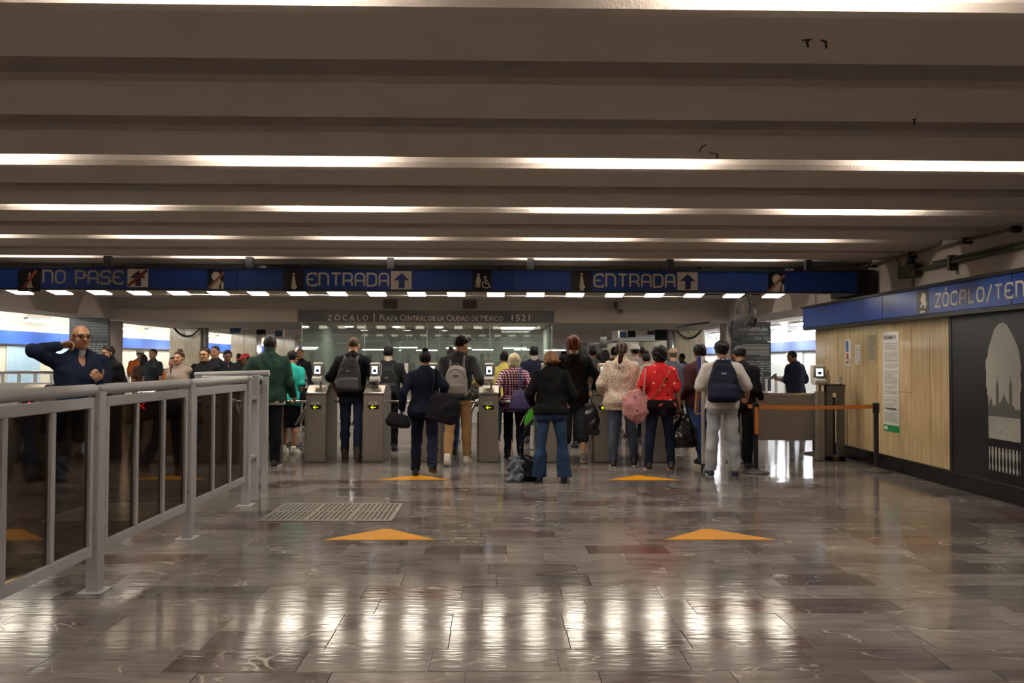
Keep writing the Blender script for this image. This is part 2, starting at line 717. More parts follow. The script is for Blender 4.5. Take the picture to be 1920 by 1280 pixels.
struct('wall_corridor', MB().box((11, 13, -.05), (11.3, 50, 3.1)), m_wwall, label='white wall of the right side corridor')
struct('wall_passage', MB().box((6.3, 13.0, -.05), (11.3, 13.3, 3.3)), m_wwall, label='near end wall of the right passage')


def trav(name, c1, c2, sx):
    t = NT(name)
    co = t.n('TexCoord').outputs['Object']
    mp = t.n('Mapping', Scale=sx)
    t.l(co, mp.inputs[0])
    nz = t.n('TexNoise', Scale=4., Detail=8., Roughness=.6, Distortion=.4)
    t.l(mp.outputs[0], nz.inputs['Vector'])
    c = t.ramp(nz.outputs[0], [(.25, lin(c1)), (.5, lin(c2)), (.78, lin('d8c39c'))])
    n2 = t.n('TexNoise', Scale=1.1, Detail=3.)
    t.l(co, n2.inputs['Vector'])
    c2_ = t.mix(t.ramp(n2.outputs[0], [(.45, 0.), (.7, .35)]), c, lin('8d744e'))
    t.l(c2_, t.b.inputs['Base Color'])
    t.b.inputs['Roughness'].default_value = .12
    t.b.inputs['Specular IOR Level'].default_value = .5
    return t.m


m_trav = trav('travertine', 'b0966c', 'c4ab82', (1, 5, .35))
m_trav2 = trav('pale_travertine', 'a8977a', 'c2b393', (5, 5, .6))
for i, y in enumerate((18.5, 24.1, 29.6, 35.2, 40.6)):
    for sd, x0 in (('left', XL - .95), ('right', XR)):
        first = i == 0
        col = struct('pillar', MB().box((x0, y, -.02), (x0 + .95, y + .6, 2.45), bev=.012), m_conc if first else m_trav2,
                     label='%s column of the %s row, counted from the turnstiles' % (('nearest', 'second', 'third', 'fourth', 'fifth')[i], sd))
        if not first:
            for j in range(2):
                MB().box((x0 + .02 + j * .455, y - .02, 0), (x0 + .47 + j * .455 - .004, y, 1.2), bev=.003).box((x0 + .02 + j * .455, y - .02, 1.205), (x0 + .47 + j * .455 - .004, y, 2.41), bev=.003).build('stone_panel', m_trav2, col)
# pipes beside the second columns and the cables slung in front of them
for sd, xx in (('left', XL + .09), ('right', XR - .12)):
    tag(MB().tube([(xx, 24.2, 0), (xx, 24.2, 2.42)], .085, 16).build('downpipe', mat('grey_pipe', '8b8680', .5)), 'thick grey pipe standing beside the second %s column' % sd, 'pipe')
for sd, x0 in (('left', XL - .75), ('right', XR + .02)):
    pts = [(x0 + .78 * i / 16, 23.9, 2.40 - .26 * (1 - ((i - 8) / 8) ** 2)) for i in range(17)]
    o = MB().tube(pts, .02, 8).build('hanging_cable', mat('black_rubber', '1a1a1a', .5))
    MB().tube([(p[0], p[1] + .03, p[2] + .03) for p in pts], .016, 8).build('cable_strand', mat('black_rubber', '1a1a1a', .5), o)
    tag(o, 'black cable hanging in a loop before the second %s column' % sd, 'cable')

# ---- right wall: travertine panels, black base, mural, blue frieze
WX = 5.3
wall = struct('wall_right', MB().box((WX + .03, -8, -.05), (WX + .6, 13.3, 3.3)), m_conc, label='right wall clad in travertine with a mural at its near end')
EDGE = 9.33
ys = [EDGE, 9.75, 10.19, 10.64, 11.12, 11.55, 11.99, 12.42, 12.9, 13.3]
for i in range(len(ys) - 1):
    a, b = ys[i] + .004, ys[i + 1] - .004
    zs = [(.19, 1.06), (1.063, 2.04)] if i == 2 else [(.19, 2.04)]
    for z0, z1 in zs:
        MB().box((WX, a, z0), (WX + .03, b, z1), bev=.004).build('stone_panel', m_trav, wall)
MB().box((WX + .03, 13.3, .19), (WX + .6, 13.32, 2.04), bev=.004).build('stone_panel', m_trav, wall)
m_base = mat('black_stone', '141313', .25)
o = struct('baseboard_right', MB().box((WX - .025, -8, -.02), (WX + .05, 13.34, .19), bev=.008), m_base, label='black stone base along the right wall')
MB().box((WX - .005, EDGE - .06, .19), (WX + .03, EDGE - .003, 2.04)).build('edge_strip', m_dark, wall)

# mural: a black and white print, flat layers on the wall
pl = Plane2((WX, EDGE - .06, 0), (0, -1, 0))
m_mur = mat('print_black', '19181a', .35, var=.35, scale=1.6)
mural = thing('mural', 'black and white mural of a cathedral seen through a dark arch on the right wall', 'mural', (WX, 7., .19))
mw0 = mural.matrix_world
inv = Matrix.Translation((-WX, -7., -.19))


def mp(mb, name, m, parent=mural):
    me = mb.mesh(name)
    me.transform(inv)
    return put(name, me, m, parent)


b = MB()
rect2(b, pl, 0, .19, 8.0, 2.04, -.03, .03)
mp(b, 'backing', m_mur)
m_sky = mat('print_pale_grey', '9b9a92', .35, var=.06, scale=1.2)
b = MB()
arch = [(.69, .30), (.69, 1.08), (.665, 1.12), (.672, 1.16), (.655, 1.2), (.66, 1.36), (.645, 1.40), (.65, 1.47), (.69, 1.53), (.70, 1.60), (.75, 1.70), (.80, 1.80), (.87, 1.855), (.94, 1.875), (1.01, 1.855), (1.06, 1.80), (1.12, 1.72), (1.18, 1.63), (1.215, 1.55), (1.23, 1.46), (1.24, 1.40), (1.225, 1.34), (1.24, 1.2), (1.22, 1.14), (1.21, .30)]
poly2(b, pl, arch, 0, .0015)
mp(b, 'pale_sky', m_sky)
b = MB()
poly2(b, pl, [(.69, .93), (.75, 1.0), (1.22, .99), (1.22, .62), (.69, .62)], .0016, .001)
mp(b, 'plaza', mat('print_mid_grey', '8f8e86', .4, var=.5, scale=28.))
m_cath = mat('print_dark_grey', '4c4b49', .4, var=.4, scale=22.)
b = MB()
for u, wd, z1 in ((.85, .045, 1.20), (1.07, .045, 1.21)):
    rect2(b, pl, u - wd / 2, .90, u + wd / 2, z1, .0028, .001)
    rect2(b, pl, u - wd * .62, 1.10, u + wd * .62, 1.12, .003, .001)
    poly2(b, pl, [(u - wd / 2, z1)] + [(u + wd / 2, z1)] + circ(u, z1 + .0, wd * .4, 8, 0, PI, ry=.055), .0028, .001)
    rect2(b, pl, u - .004, z1 + .05, u + .004, z1 + .11, .0028, .001)
poly2(b, pl, [(.80, .88), (1.13, .88), (1.13, 1.0), (1.04, 1.02), (1.0, 1.06), (.97, 1.10), (.96, 1.14), (.95, 1.10), (.92, 1.05), (.88, 1.02), (.80, 1.0)], .0029, .001)
poly2(b, pl, [(.69, .88), (.80, .88), (.80, .98), (.77, 1.0), (.755, 1.05), (.74, 1.09), (.725, 1.04), (.70, 1.0), (.69, .98)], .0029, .001)
poly2(b, pl, [(1.13, .88), (1.22, .88), (1.22, .97), (1.13, .97)], .0029, .001)
mp(b, 'cathedral', m_cath)
m_pb = mat('print_deep_black', '0c0c0d', .35)
b = MB()
rect2(b, pl, .69, .555, 1.22, .64, .0042, .001)
rect2(b, pl, .69, .19, 1.22, .30, .0042, .001)
mp(b, 'balustrade_rail', m_pb)
for i in range(9):
    u = .73 + i * .058
    prof = [(.012, .555), (.014, .53), (.007, .51), (.008, .47), (.016, .43), (.019, .39), (.012, .35), (.008, .33), (.016, .31), (.016, .29)]
    b = MB()
    poly2(b, pl, [(u + a_, z) for a_, z in prof] + [(u - a_, z) for a_, z in prof[::-1]], .0044, .001)
    mp(b, 'baluster', m_pb)

# blue frieze over the wall
m_blue = mat('blue_enamel', '1c3f8f', .30, var=.05, scale=1.5)
m_cream_let = mat('cream_vinyl', 'ded6c4', .5)
FXW = WX - .17
fr = thing('wall_sign', 'long blue enamel frieze with station lettering over the right wall', 'sign', (FXW, 8., 2.02))
inv = Matrix.Translation((-FXW, -8., -2.02))
for a, b_ in ((1.9, 4.9), (4.91, 7.9), (7.91, 10.6), (10.61, 13.40)):
    mp(MB().box((FXW, a, 2.03), (WX + .02, b_, 2.345), bev=.006), 'blue_panel', m_blue, fr)
mp(MB().box((FXW - .02, 1.9, 2.345), (WX + .02, 13.45, 2.368)).box((FXW - .012, 1.9, 2.368), (FXW + .03, 13.45, 2.385)), 'top_channel', m_dark, fr)
mp(MB().box((FXW + .02, 1.9, 1.985), (WX + .02, 13.42, 2.03)).box((FXW + .01, 1.9, 2.012), (FXW + .03, 13.42, 2.03)), 'bottom_channel', mat('dark_aluminium', '3b3a3c', .3, metal=.7), fr)
pl = Plane2((FXW, 9.72, 2.03), (0, -1, 0))
b = MB()
rect2(b, pl, 0, .012, .27, .305, 0, .002)
mp(b, 'emblem_plate', m_pb, fr)
b = MB()   # the eagle emblem: pale bird bent over a branch
poly2(b, pl, [(.10, .20), (.13, .25), (.17, .262), (.205, .24), (.215, .20), (.205, .175), (.222, .15), (.224, .11), (.20, .075), (.17, .065), (.176, .10), (.15, .12), (.12, .10), (.10, .075), (.085, .10), (.10, .125), (.125, .14), (.105, .16), (.088, .18)], .002, .002)
poly2(b, pl, [(.07, .035), (.10, .05), (.13, .04), (.16, .05), (.20, .035), (.17, .018), (.135, .025), (.10, .018)], .002, .002)
mp(b, 'eagle_emblem', m_cream_let, fr)
station_text(pl, 'ZÓCALO/TENOCHTITLAN', .42, .075, .145, 3.0, lambda mb: mp(mb, 'letter', m_cream_let, fr), sw=.17, gap=.32)

# posters on the travertine
pl = Plane2((WX, EDGE, 0), (0, -1, 0))
m_paper = mat('white_paper', 'd3d0ca', .3, var=.03)
m_ink = mat('grey_ink', '6d6a68', .5)
m_inkd = mat('dark_ink', '2d2b2a', .5)


def poster(label, y0, y1, z0, z1, m=m_paper, t=.006):
    o = thing('poster', label, 'poster', (WX, (y0 + y1) / 2, z0))
    b = MB().box((-t, -(y1 - y0) / 2, 0), (.001, (y1 - y0) / 2, z1 - z0))
    b.build('sheet', m, o)
    return o, Plane2((-t, (y1 - y0) / 2, 0), (0, -1, 0)), y1 - y0, z1 - z0


o, q, W_, H_ = poster('tall white notice sheet with green foot strip on the travertine wall', 10.50, 10.94, .52, 1.865)
b = MB()
rect2(b, q, 0, 0, W_, .085, .0, .002)
b.build('green_strip', mat('green_print', '1f8a4c', .35), o)
b = MB()
rect2(b, q, .02, .02, .07, .065, .002, .001)
rect2(b, q, .08, .02, .13, .065, .002, .001)
b.build('strip_emblem', m_paper, o)
text(q, 'REGLAMENTO', .03, H_ - .10, .07, m_inkd, o, h=.001, width=W_ - .1, bold=.002)
b = MB()
random.seed(5)
z = H_ - .16
while z > .12:
    if random.random() < .84:
        a, e_ = (.03, W_ - .03 - random.choice((0, 0, 0, .02, .12)))
        if abs(z - .27) < .012 or abs(z - .85) < .012:
            a, e_ = .09, W_ - .09
        rect2(b, q, a, z, e_, z + .0055, .0, .0008)
    z -= .0165
b.build('small_print', m_ink, o)
b = MB()
rect2(b, q, .08, .30, W_ - .08, .318, 0, .001)
b.build('heading', m_inkd, o)
o, q, W_, H_ = poster('small sticker with blue oval and red symbols on the wall', 11.93, 12.13, 1.40, 1.80)
b = MB()
poly2(b, q, circ(.065, .33, .045, 12, 0, PI, ry=.05) + [(.02, .21), (.11, .21)], 0, .001)
b.build('blue_oval', mat('blue_print', '2a62a8', .3), o)
b = MB()
poly2(b, q, circ(.075, .15, .04, 12), 0, .001)
ribbon(b, q, [(.12, .03), (.18, .10)], .014, h0=0, t=.001)
ribbon(b, q, [(.12, .10), (.18, .03)], .014, h0=0, t=.001)
rect2(b, q, .03, .095, .11, .12, 0, .001)
b.build('red_symbols', mat('red_print', 'b33a34', .3), o)
b = MB()
rect2(b, q, .03, .03, .10, .05, 0, .001)
rect2(b, q, .03, .06, .10, .075, 0, .001)
b.build('small_print', m_inkd, o)
o, q, W_, H_ = poster('narrow white sticker with fine print beside the blue and red sticker', 11.62, 11.80, 1.42, 1.71)
b = MB()
for i in range(9):
    rect2(b, q, .025, .06 + i * .023, .15, .067 + i * .023, 0, .001)
rect2(b, q, .08, .02, .15, .04, 0, .001)
b.build('small_print', m_ink, o)
o, q, W_, H_ = poster('pale transparent sticker with grey drawings, next to the tall notice', 11.16, 11.38, 1.45, 1.84, mat('pale_vinyl', 'b3a68c', .25))
b = MB()
for i in range(4):
    for j in range(2):
        ribbon(b, q, [(.03 + j * .09, .04 + i * .09), (.10 + j * .09, .04 + i * .09), (.10 + j * .09, .11 + i * .09), (.03 + j * .09, .11 + i * .09)], .006, True, 0, .001)
        poly2(b, q, circ(.065 + j * .09, .075 + i * .09, .018, 8), 0, .001)
b.build('grey_drawings', m_ink, o)

# pipes along the upper right wall
m_green = mat('green_grey_pipe', '3d4034', .5, var=.2, scale=8.)
o = tag(MB().tube([(WX - .03, 1.0, 2.62), (WX - .03, 10.0, 2.62)], .026, 12).build('conduit_pipe', m_green), 'thick green conduit running along the wall over the frieze', 'pipe')
MB().tube([(WX - .03, 1., 2.665), (WX - .03, 9.6, 2.665)], .014, 10).build('thin_pipe', m_green, o)
for y in (4.5, 6.1, 7.7, 9.2):
    MB().box((WX - .075, y - .025, 2.52), (WX + .03, y + .025, 2.70), bev=.004).build('clamp', m_green, o)
o = tag(MB().box((WX - .09, 9.95, 2.54), (WX + .03, 10.35, 2.70), bev=.01).build('junction_box', m_green), 'green metal junction box at the end of the conduit', 'box')
MB().tube([(WX - .03, 10.15, 2.70), (WX - .03, 10.15, 2.86)], .045, 12).build('riser_pipe', m_green, o)
MB().tube([(WX - .05, 10.05, 2.54), (WX - .05, 10.05, 2.40)], .02, 10).build('drop_pipe', m_green, o)
o = tag(MB().tube([(WX - .04, 8.05, 2.82), (WX - .04, 13.2, 2.84)], .016, 8).build('cable_run', mat('beige_conduit', '6b6152', .6)), 'thin conduit running along the corner of ceiling and right wall', 'conduit')
MB().tube([(WX - .06, 8.06, 2.815), (WX + .03, 8.06, 2.815)], .035, 12).build('end_cap', m_dark, o)
for y in (8.9, 10.1, 11.2, 12.3):
    MB().box((WX - .065, y - .02, 2.79), (WX + .03, y + .02, 2.86)).build('clamp', m_dark, o)
o = tag(MB().tube([(WX - .05, 10.42, 2.84), (WX - .07, 10.40, 2.79), (WX - .05, 10.36, 2.76), (WX - .08, 10.33, 2.70), (WX - .05, 10.30, 2.66)], .008, 6).build('loose_wire', m_dark), 'short loose black wires hanging over the junction box', 'wire')

# ---- overhead blue sign across the hall
SY, SZ0, SZ1 = 11.1, 2.42, 2.73
SX0, SX1 = -8.2, PX(1607, SY, 520)
sg = thing('overhead_sign', 'long blue overhead sign with entry lettering hung across the hall', 'sign', (0, SY, SZ0))
inv = Matrix.Translation((0, -SY, -SZ0))
edges = [SX0, -5.6, -3.62, -.75, .25, 1.62, 3.2, SX1]
for a, b_ in zip(edges[:-1], edges[1:]):
    mp(MB().box((a + .002, SY, SZ0 + .012), (b_ - .002, SY + .16, SZ1 - .012), bev=.005), 'blue_panel', mat('sign_blue', '1d4090', .3, var=.06, scale=1.2), sg)
mp(MB().box((SX0, SY - .012, SZ1 - .014), (SX1, SY + .18, SZ1 + .004)).box((SX0, SY - .012, SZ0 - .004), (SX1, SY + .18, SZ0 + .014)), 'frame_rail', m_dark, sg)
mp(MB().box((SX1, SY - .005, SZ0 - .01), (PX(1640, SY, 520), SY + .9, SZ1 + .02), bev=.006), 'end_box', m_dark, sg)
for px in (198, 465, 731, 995, 1258, 1519):
    x = PX(px, SY, 490)
    mp(MB().box((x - .045, SY + .03, SZ1 - .02), (x + .045, SY + .12, CEIL + .02)), 'hanger', m_dark, sg)
for px in (243, 494, 1238, 1480):
    x = PX(px, SY + .2, 498)
    mp(MB().box((x - .045, SY + .15, SZ1), (x + .045, SY + .24, SZ1 + .045)), 'bracket', mat('dark_grey_metal', '3a3a36', .5), sg)
pl = Plane2((0, SY, 0), (1, 0, 0))
m_let = mat('sign_lettering', 'e6dbc8', .55)
m_let2 = mat('sign_lettering_dull', 'b8af9b', .55)
m_plate = mat('sign_black', '15151c', .35)
m_red = mat('sign_red', '7d2f2b', .45)


def sx(px, py=525):
    return PX(px, SY, py)


def sz(px, py):
    return P(px, py, SY).z


def sign_rect(px0, py0, px1, py1, name, m, h0=0., t=.003):
    b = MB()
    z0, z1 = sz((px0 + px1) / 2, py1), sz((px0 + px1) / 2, py0)
    rect2(b, pl, sx(px0), z0, sx(px1), z1, h0, t)
    return mp(b, name, m, sg), sx(px0), z0, sx(px1) - sx(px0), z1 - z0


def word(s, px0, px1, py0, py1, m):
    z0, z1 = sz((px0 + px1) / 2, py1), sz((px0 + px1) / 2, py0)
    station_text(pl, s, sx(px0) + .01, z0, z1 - z0, sx(px1) - sx(px0) - .02, lambda mb: mp(mb, 'letter', m, sg), sw=.155, gap=.22)


def arrow_plate(px0, py0, px1, py1, crossed=False):
    o, x0, z0, w_, h_ = sign_rect(px0, py0, px1, py1, 'arrow_plate', m_let)
    b = MB()
    pts = [(.38, .06), (.66, .06), (.66, .50), (.88, .50), (.51, .90), (.13, .50), (.38, .50)]
    poly2(b, pl, [(x0 + u * w_, z0 + v * h_) for u, v in pts], .003, .002)
    a = mp(b, 'arrow', mat('arrow_purple', '3d2b52', .4) if crossed else mat('arrow_blue', '1f2f6b', .4), o)
    if crossed:
        b = MB()
        ribbon(b, pl, [(x0 + .04 * w_, z0 + .06 * h_), (x0 + .96 * w_, z0 + .94 * h_)], .042, h0=.005, t=.002)
        mp(b, 'red_bar', m_red, o)


def walker(px0, px1, crossed=False):
    o, x0, z0, w_, h_ = sign_rect(px0, 506, px1, 546, 'pictogram_plate', m_plate)
    cx = x0 + w_ * .5
    k = h_ / 44.
    b = MB()
    poly2(b, pl, [(cx + (u - 25) * k, z0 + h_ - v * k) for u, v in ((23, 17), (24, 13), (27, 11.5), (28, 14), (29.5, 22), (30, 29), (30.5, 31), (33, 33.5), (33, 35.5), (31, 38), (28.5, 40.5), (31, 43), (27, 42), (25.6, 40), (27, 43), (22.5, 42.2), (22, 37), (21, 36), (20.6, 31), (22.6, 30.5), (22, 22))], .003, .002)
    poly2(b, pl, circ(cx + .6 * k, z0 + h_ - 8.6 * k, 2.3 * k, 12, ry=2.9 * k), .003, .002)
    mp(b, 'walking_figure', m_let2 if crossed else m_let, o)
    if crossed:
        b = MB()
        ribbon(b, pl, [(cx - 15 * k, z0 + 1.5 * k), (cx + 15 * k, z0 + 43 * k)], 6 * k, h0=.005, t=.002)
        mp(b, 'red_bar', m_red, o)


def crossed_head(px0, px1, py0):
    o, x0, z0, w_, h_ = sign_rect(px0, py0, px1, py0 + 38, 'pictogram_plate', m_plate)
    k = h_ / 38
    X = lambda u: x0 + u * k
    Z = lambda v: z0 + h_ - v * k
    b = MB()
    poly2(b, pl, [(X(16 + 8 * math.cos(a)), Z(12 + 9 * math.sin(a))) for a in [2 * PI * i / 18 for i in range(18)]][::-1], .003, .002)
    poly2(b, pl, [(X(u), Z(v)) for u, v in ((6, 37), (12, 25), (18, 19), (24, 17), (25.5, 22), (23, 27), (22, 31), (24, 37))], .003, .002)
    poly2(b, pl, [(X(u), Z(v)) for u, v in ((26.5, 37), (25.5, 31), (25.5, 26), (28, 20), (30.5, 25), (30, 37))], .003, .002)
    mp(b, 'bust', m_let, o)
    b = MB()
    ribbon(b, pl, [(X(1), Z(36)), (X(31), Z(4))], 4.6 * k, h0=.005, t=.002)
    mp(b, 'red_bar', mat('sign_red_pale', '9c6a5c', .45), o)


walker(34, 76, True)
word('NO', 80, 123, 507, 530, m_let2)
word('PASE', 141, 232, 508, 531.5, m_let2)
arrow_plate(239, 504, 278, 538, True)
crossed_head(389, 420, 506)
walker(531, 569)
word('ENTRADA', 575, 730, 512.5, 535.5, m_let)
arrow_plate(733, 508, 772, 542.5)
o, x0, z0, w_, h_ = sign_rect(886, 506, 921, 546, 'pictogram_plate', m_plate)
k = h_ / 40
X = lambda u: x0 + u * k
Z = lambda v: z0 + h_ - v * k
b = MB()
poly2(b, pl, [(X(11 + 2.4 * math.cos(a)), Z(9 + 2.4 * math.sin(a))) for a in [2 * PI * i / 12 for i in range(12)]][::-1], .003, .002)
poly2(b, pl, [(X(u), Z(v)) for u, v in ((8.5, 12), (13.5, 12), (16.3, 23.5), (14.8, 24), (13.6, 19), (14.4, 33), (12, 33), (11, 24), (10, 33), (7.6, 33), (8.4, 19), (5.4, 32.6), (4.2, 32.2))], .003, .002)
poly2(b, pl, [(X(23.6 + 2.2 * math.cos(a)), Z(13 + 2.2 * math.sin(a))) for a in [2 * PI * i / 12 for i in range(12)]][::-1], .003, .002)
ribbon(b, pl, [(X(25.4 + 7.3 * math.cos(a)), Z(27 + 6.6 * math.sin(a))) for a in [.5 + 3.6 * i / 14 for i in range(15)]], 1.8 * k, h0=.003, t=.002)
ribbon(b, pl, [(X(24), Z(15.5)), (X(24.4), Z(25)), (X(30), Z(25)), (X(32.4), Z(32)), (X(34), Z(31.5))], 2.2 * k, h0=.003, t=.002)
ribbon(b, pl, [(X(24.4), Z(20)), (X(29), Z(20))], 1.6 * k, h0=.003, t=.002)
mp(b, 'accessible_symbol', m_let, o)
walker(1071, 1109)
word('ENTRADA', 1113, 1266.5, 514.5, 537.5, m_let)
arrow_plate(1270, 510, 1308, 544)
crossed_head(1440, 1470, 511)

# lamps hung in a row behind the sign
m_lamp = emitter('lamp_diffuser', LAMPC, K_LAMP)
LY = 12.0
soff = tag(MB().box((SX0, SY + .19, 2.57), (SX1 - .05, 12.75, 2.60)).build('lamp_tray', mat('dark_tray', '55504a', .6)), 'dark tray behind the blue sign that carries the lamps', 'tray')
for x in (-6, -3, 0, 3):
    MB().tube([(x, 11.9, 2.60), (x, 11.9, CEIL)], .012, 8).build('rod', m_dark, soff)
ORD = 'zeroth first second third fourth fifth sixth seventh eighth ninth tenth eleventh twelfth thirteenth fourteenth fifteenth sixteenth seventeenth eighteenth nineteenth twentieth'.split()
lp = None
for i in range(-11, 9):
    px = 854 + 75.5 * i
    x = PX(px, LY, 550)
    if lp is None:
        lp = thing('hanging_lamp', ORD[i + 12] + ' glowing lamp from the left in the row under the blue overhead sign', 'lamp', (x, LY, 2.46), group='lamps in the row behind the overhead sign')
        MB().box((-.15, -.44, .075), (.15, .34, .10), bev=.004).build('housing', m_white, lp)
        MB().add([(-.10, -.42, .07), (.10, -.42, .07), (.10, .0, .03), (-.10, .0, .03)], [(0, 3, 2, 1)]).add([(-.13, .0, .03), (.13, .0, .03), (.13, .32, -.015), (-.13, .32, -.015)], [(0, 3, 2, 1)]).add([(-.13, .32, -.015), (.13, .32, -.015), (.13, .32, .07), (-.13, .32, .07)], [(0, 1, 2, 3)]).build('diffuser', m_lamp, lp)
        b = MB()
        for s in (-1, 1):
            b.add([(s * .135, -.43, .08), (s * .135, .33, .08), (s * .135, .33, .0), (s * .135, -.02, .04), (s * .135, -.43, .075)], [(0, 1, 2, 3, 4)])
        b.build('side_cheek', mat('amber_reflector', 'b58a5c', .5), lp)
    else:
        dup(lp, (x, LY, 2.46), label=ORD[i + 12] + ' glowing lamp from the left in the row under the blue overhead sign')


# ---- things on the far beam
BYF = 18.44
for i, px in enumerate((732, 881)):
    x = PX(px, 18.5, 575)
    o = thing('ventilation_grille', '%s square grey louvre grille on the far beam over the glass case' % ('left' if i == 0 else 'right'), 'grille', (x, 18.5, 2.655))
    MB().box((-.16, -.03, 0), (.16, .0, .21), bev=.006).build('frame', mat('grey_grille', '6a645c', .6), o)
    for j in range(7):
        MB().box((-.145, -.045, .018 + j * .026), (.145, -.028, .036 + j * .026)).build('louvre', mat('grey_louvre', '5c564f', .6), o)
x = PX(1161, 18.2, 577)
o = thing('security_camera', 'small boxy security camera on an arm under the ceiling, right of the glass case', 'camera', (x, 18.2, 2.55))
MB().tube([(-.05, .2, .28), (-.05, .2, .16)], .05, 12).tube([(-.05, .2, .17), (-.03, .12, .1)], .022, 8).build('bracket', mat('olive_metal', '4a4838', .6), o)
MB().box((-.055, -.12, .0), (.075, .18, .12), bev=.01).build('housing', mat('grey_plastic', '8d8c86', .5), o)
MB().box((-.038, -.128, .018), (.058, -.118, .102)).build('lens_window', m_pb, o)

# ---- glass cases with dark headers
m_header = mat('dark_grey_panel', '39383a', .45, var=.06)
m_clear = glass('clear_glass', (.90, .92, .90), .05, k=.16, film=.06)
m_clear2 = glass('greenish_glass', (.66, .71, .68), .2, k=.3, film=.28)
m_edge = mat('glass_edge', 'a8b8b0', .2, emit=0)


def glass_case(y0, y1, x0, x1, words, label, zt=2.36):
    o = thing('glass_case', label, 'display case', ((x0 + x1) / 2, y0, 0))
    T = Matrix.Translation((-(x0 + x1) / 2, -y0, 0))

    def q(mb, name, m):
        me = mb.mesh(name)
        me.transform(T)
        return put(name, me, m, o)
    q(MB().box((x0 - .03, y0 - .24, zt - .01), (x1 + .03, y0 - .165, zt + .245), bev=.004), 'header', m_header)
    plh = Plane2((0, y0 - .24, 0), (1, 0, 0))
    q(MB().box((x0 + .1, y0 + .12, -.0), (x1 - .1, y1 - .12, .72), bev=.01), 'plinth', m_wwall)
    q(MB().box((x0 + .05, y0 + .06, .72), (x1 - .05, y1 - .06, .77), bev=.008), 'table_top', mat('grey_stone_top', '8f8b84', .5))
    # the plaza model in it
    md = MB()
    random.seed(int(y0))
    for i in range(26):
        a = x0 + .4 + random.random() * (x1 - x0 - .9)
        bb = y0 + .5 + random.random() * (y1 - y0 - 1.)
        md.box((a, bb, .77), (a + random.uniform(.12, .3), bb + random.uniform(.12, .3), .77 + random.uniform(.05, .16)))
    q(md, 'scale_model', mat('model_tan', 'a0917a', .7))
    n = 4
    for i in range(n):
        a, c = x0 + (x1 - x0) * i / n, x0 + (x1 - x0) * (i + 1) / n
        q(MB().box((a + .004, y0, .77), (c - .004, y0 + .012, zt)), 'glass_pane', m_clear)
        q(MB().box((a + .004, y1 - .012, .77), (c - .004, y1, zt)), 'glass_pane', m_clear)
    for xx in (x0, x1):
        for j in range(2):
            a, c = y0 + (y1 - y0) * j / 2, y0 + (y1 - y0) * (j + 1) / 2
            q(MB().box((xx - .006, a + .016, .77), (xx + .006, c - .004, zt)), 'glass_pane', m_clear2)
    for i in range(n + 1):
        a = x0 + (x1 - x0) * i / n
        for yy in (y0, y1):
            q(MB().box((a - .006, yy - .004, .77), (a + .006, yy + .016, zt)), 'edge_strip', mat('bright_edge', 'b9c4bd', .2, metal=.4))
    return o, T, plh


X0, X1 = PX(566, 18.6, 620), PX(1035, 18.6, 620)
gc, T, plh = glass_case(18.6, 22.5, X0, X1, None, 'large glass display case with dark lettered header behind the turnstiles')
m_hl = mat('header_lettering', 'e4dfd6', .5)


def header_text(s, px0, px1, py, size, parent, T, pln, Y, sc=False, wmul=1., bold=0.):
    p0, p1 = P(px0, py, Y), P(px1, py, Y)
    o = text(pln, s, p0.x, p0.z, size, m_hl, parent, h=.003, width=(p1.x - p0.x), smallcaps=sc, bold=bold)
    o.data.transform(T)
    return o


header_text('Z Ó C A L O', 614, 690, 600.5, .185, gc, T, plh, 18.36)
header_text('Plaza Central de la Ciudad de México', 712, 943, 600.5, .20, gc, T, plh, 18.36, sc=True)
header_text('1521', 955, 989, 601, .20, gc, T, plh, 18.36)
b = MB()
rect2(b, plh, PX(700.5, 18.36, 595), P(700, 603, 18.36).z, PX(702.5, 18.36, 595), P(700, 587, 18.36).z, 0, .003)
me = b.mesh('rule')
me.transform(T)
put('rule', me, m_hl, gc)
XA, XB = PX(731, 34., 630), PX(980, 34., 630)
gc2, T2, pl2_ = glass_case(34., 38., XA, XB, None, 'second glass case further back with its own dark header', zt=2.30)
header_text('Z Ó C A L O', 752, 795, 638, .19, gc2, T2, pl2_, 33.76)
header_text('Plaza Central de la Ciudad de México', 806, 928, 638, .2, gc2, T2, pl2_, 33.76, sc=True)
header_text('1824', 937, 957, 638.5, .2, gc2, T2, pl2_, 33.76)
b = MB()
rect2(b, pl2_, PX(799.5, 33.9, 635), P(800, 640, 33.9).z, PX(800.7, 33.9, 635), P(800, 631, 33.9).z, 0, .003)
me = b.mesh('rule')
me.transform(T2)
put('rule', me, m_hl, gc2)

# ceiling lights of the far hall
m_down = emitter('downlight_glow', (1., .93, .78), K_DOWN)
m_panel = emitter('panel_glow', (1., .94, .80), 10.)
cl = None
o = thing('ceiling_panel_light', 'bright rectangular light panel in the soffit over the glass case', 'ceiling light', (PX(970, 21.3, 618), 21.3, 2.33))
MB().box((-.5, -.75, .0), (.5, .75, .03), bev=.004).build('frame', m_white, o)
MB().box((-.42, -.68, -.008), (.42, .68, .002)).build('diffuser', m_panel, o)
for px in (655, 743, 823):
    x = PX(px, 21.3, 614)
    if cl is None:
        cl = thing('downlight', 'small round light in the soffit over the glass case', 'ceiling light', (x, 21.3, 2.35), group='round lights over the glass case')
        MB().lathe([(.13, .0), (.14, .012), (.13, .02)], n=20).build('ring', m_white, cl)
        MB().lathe([(.001, -.012), (.08, -.010), (.115, .002)], n=20).build('diffuser', m_down, cl)
    else:
        dup(cl, (x, 21.3, 2.35))
c2 = None
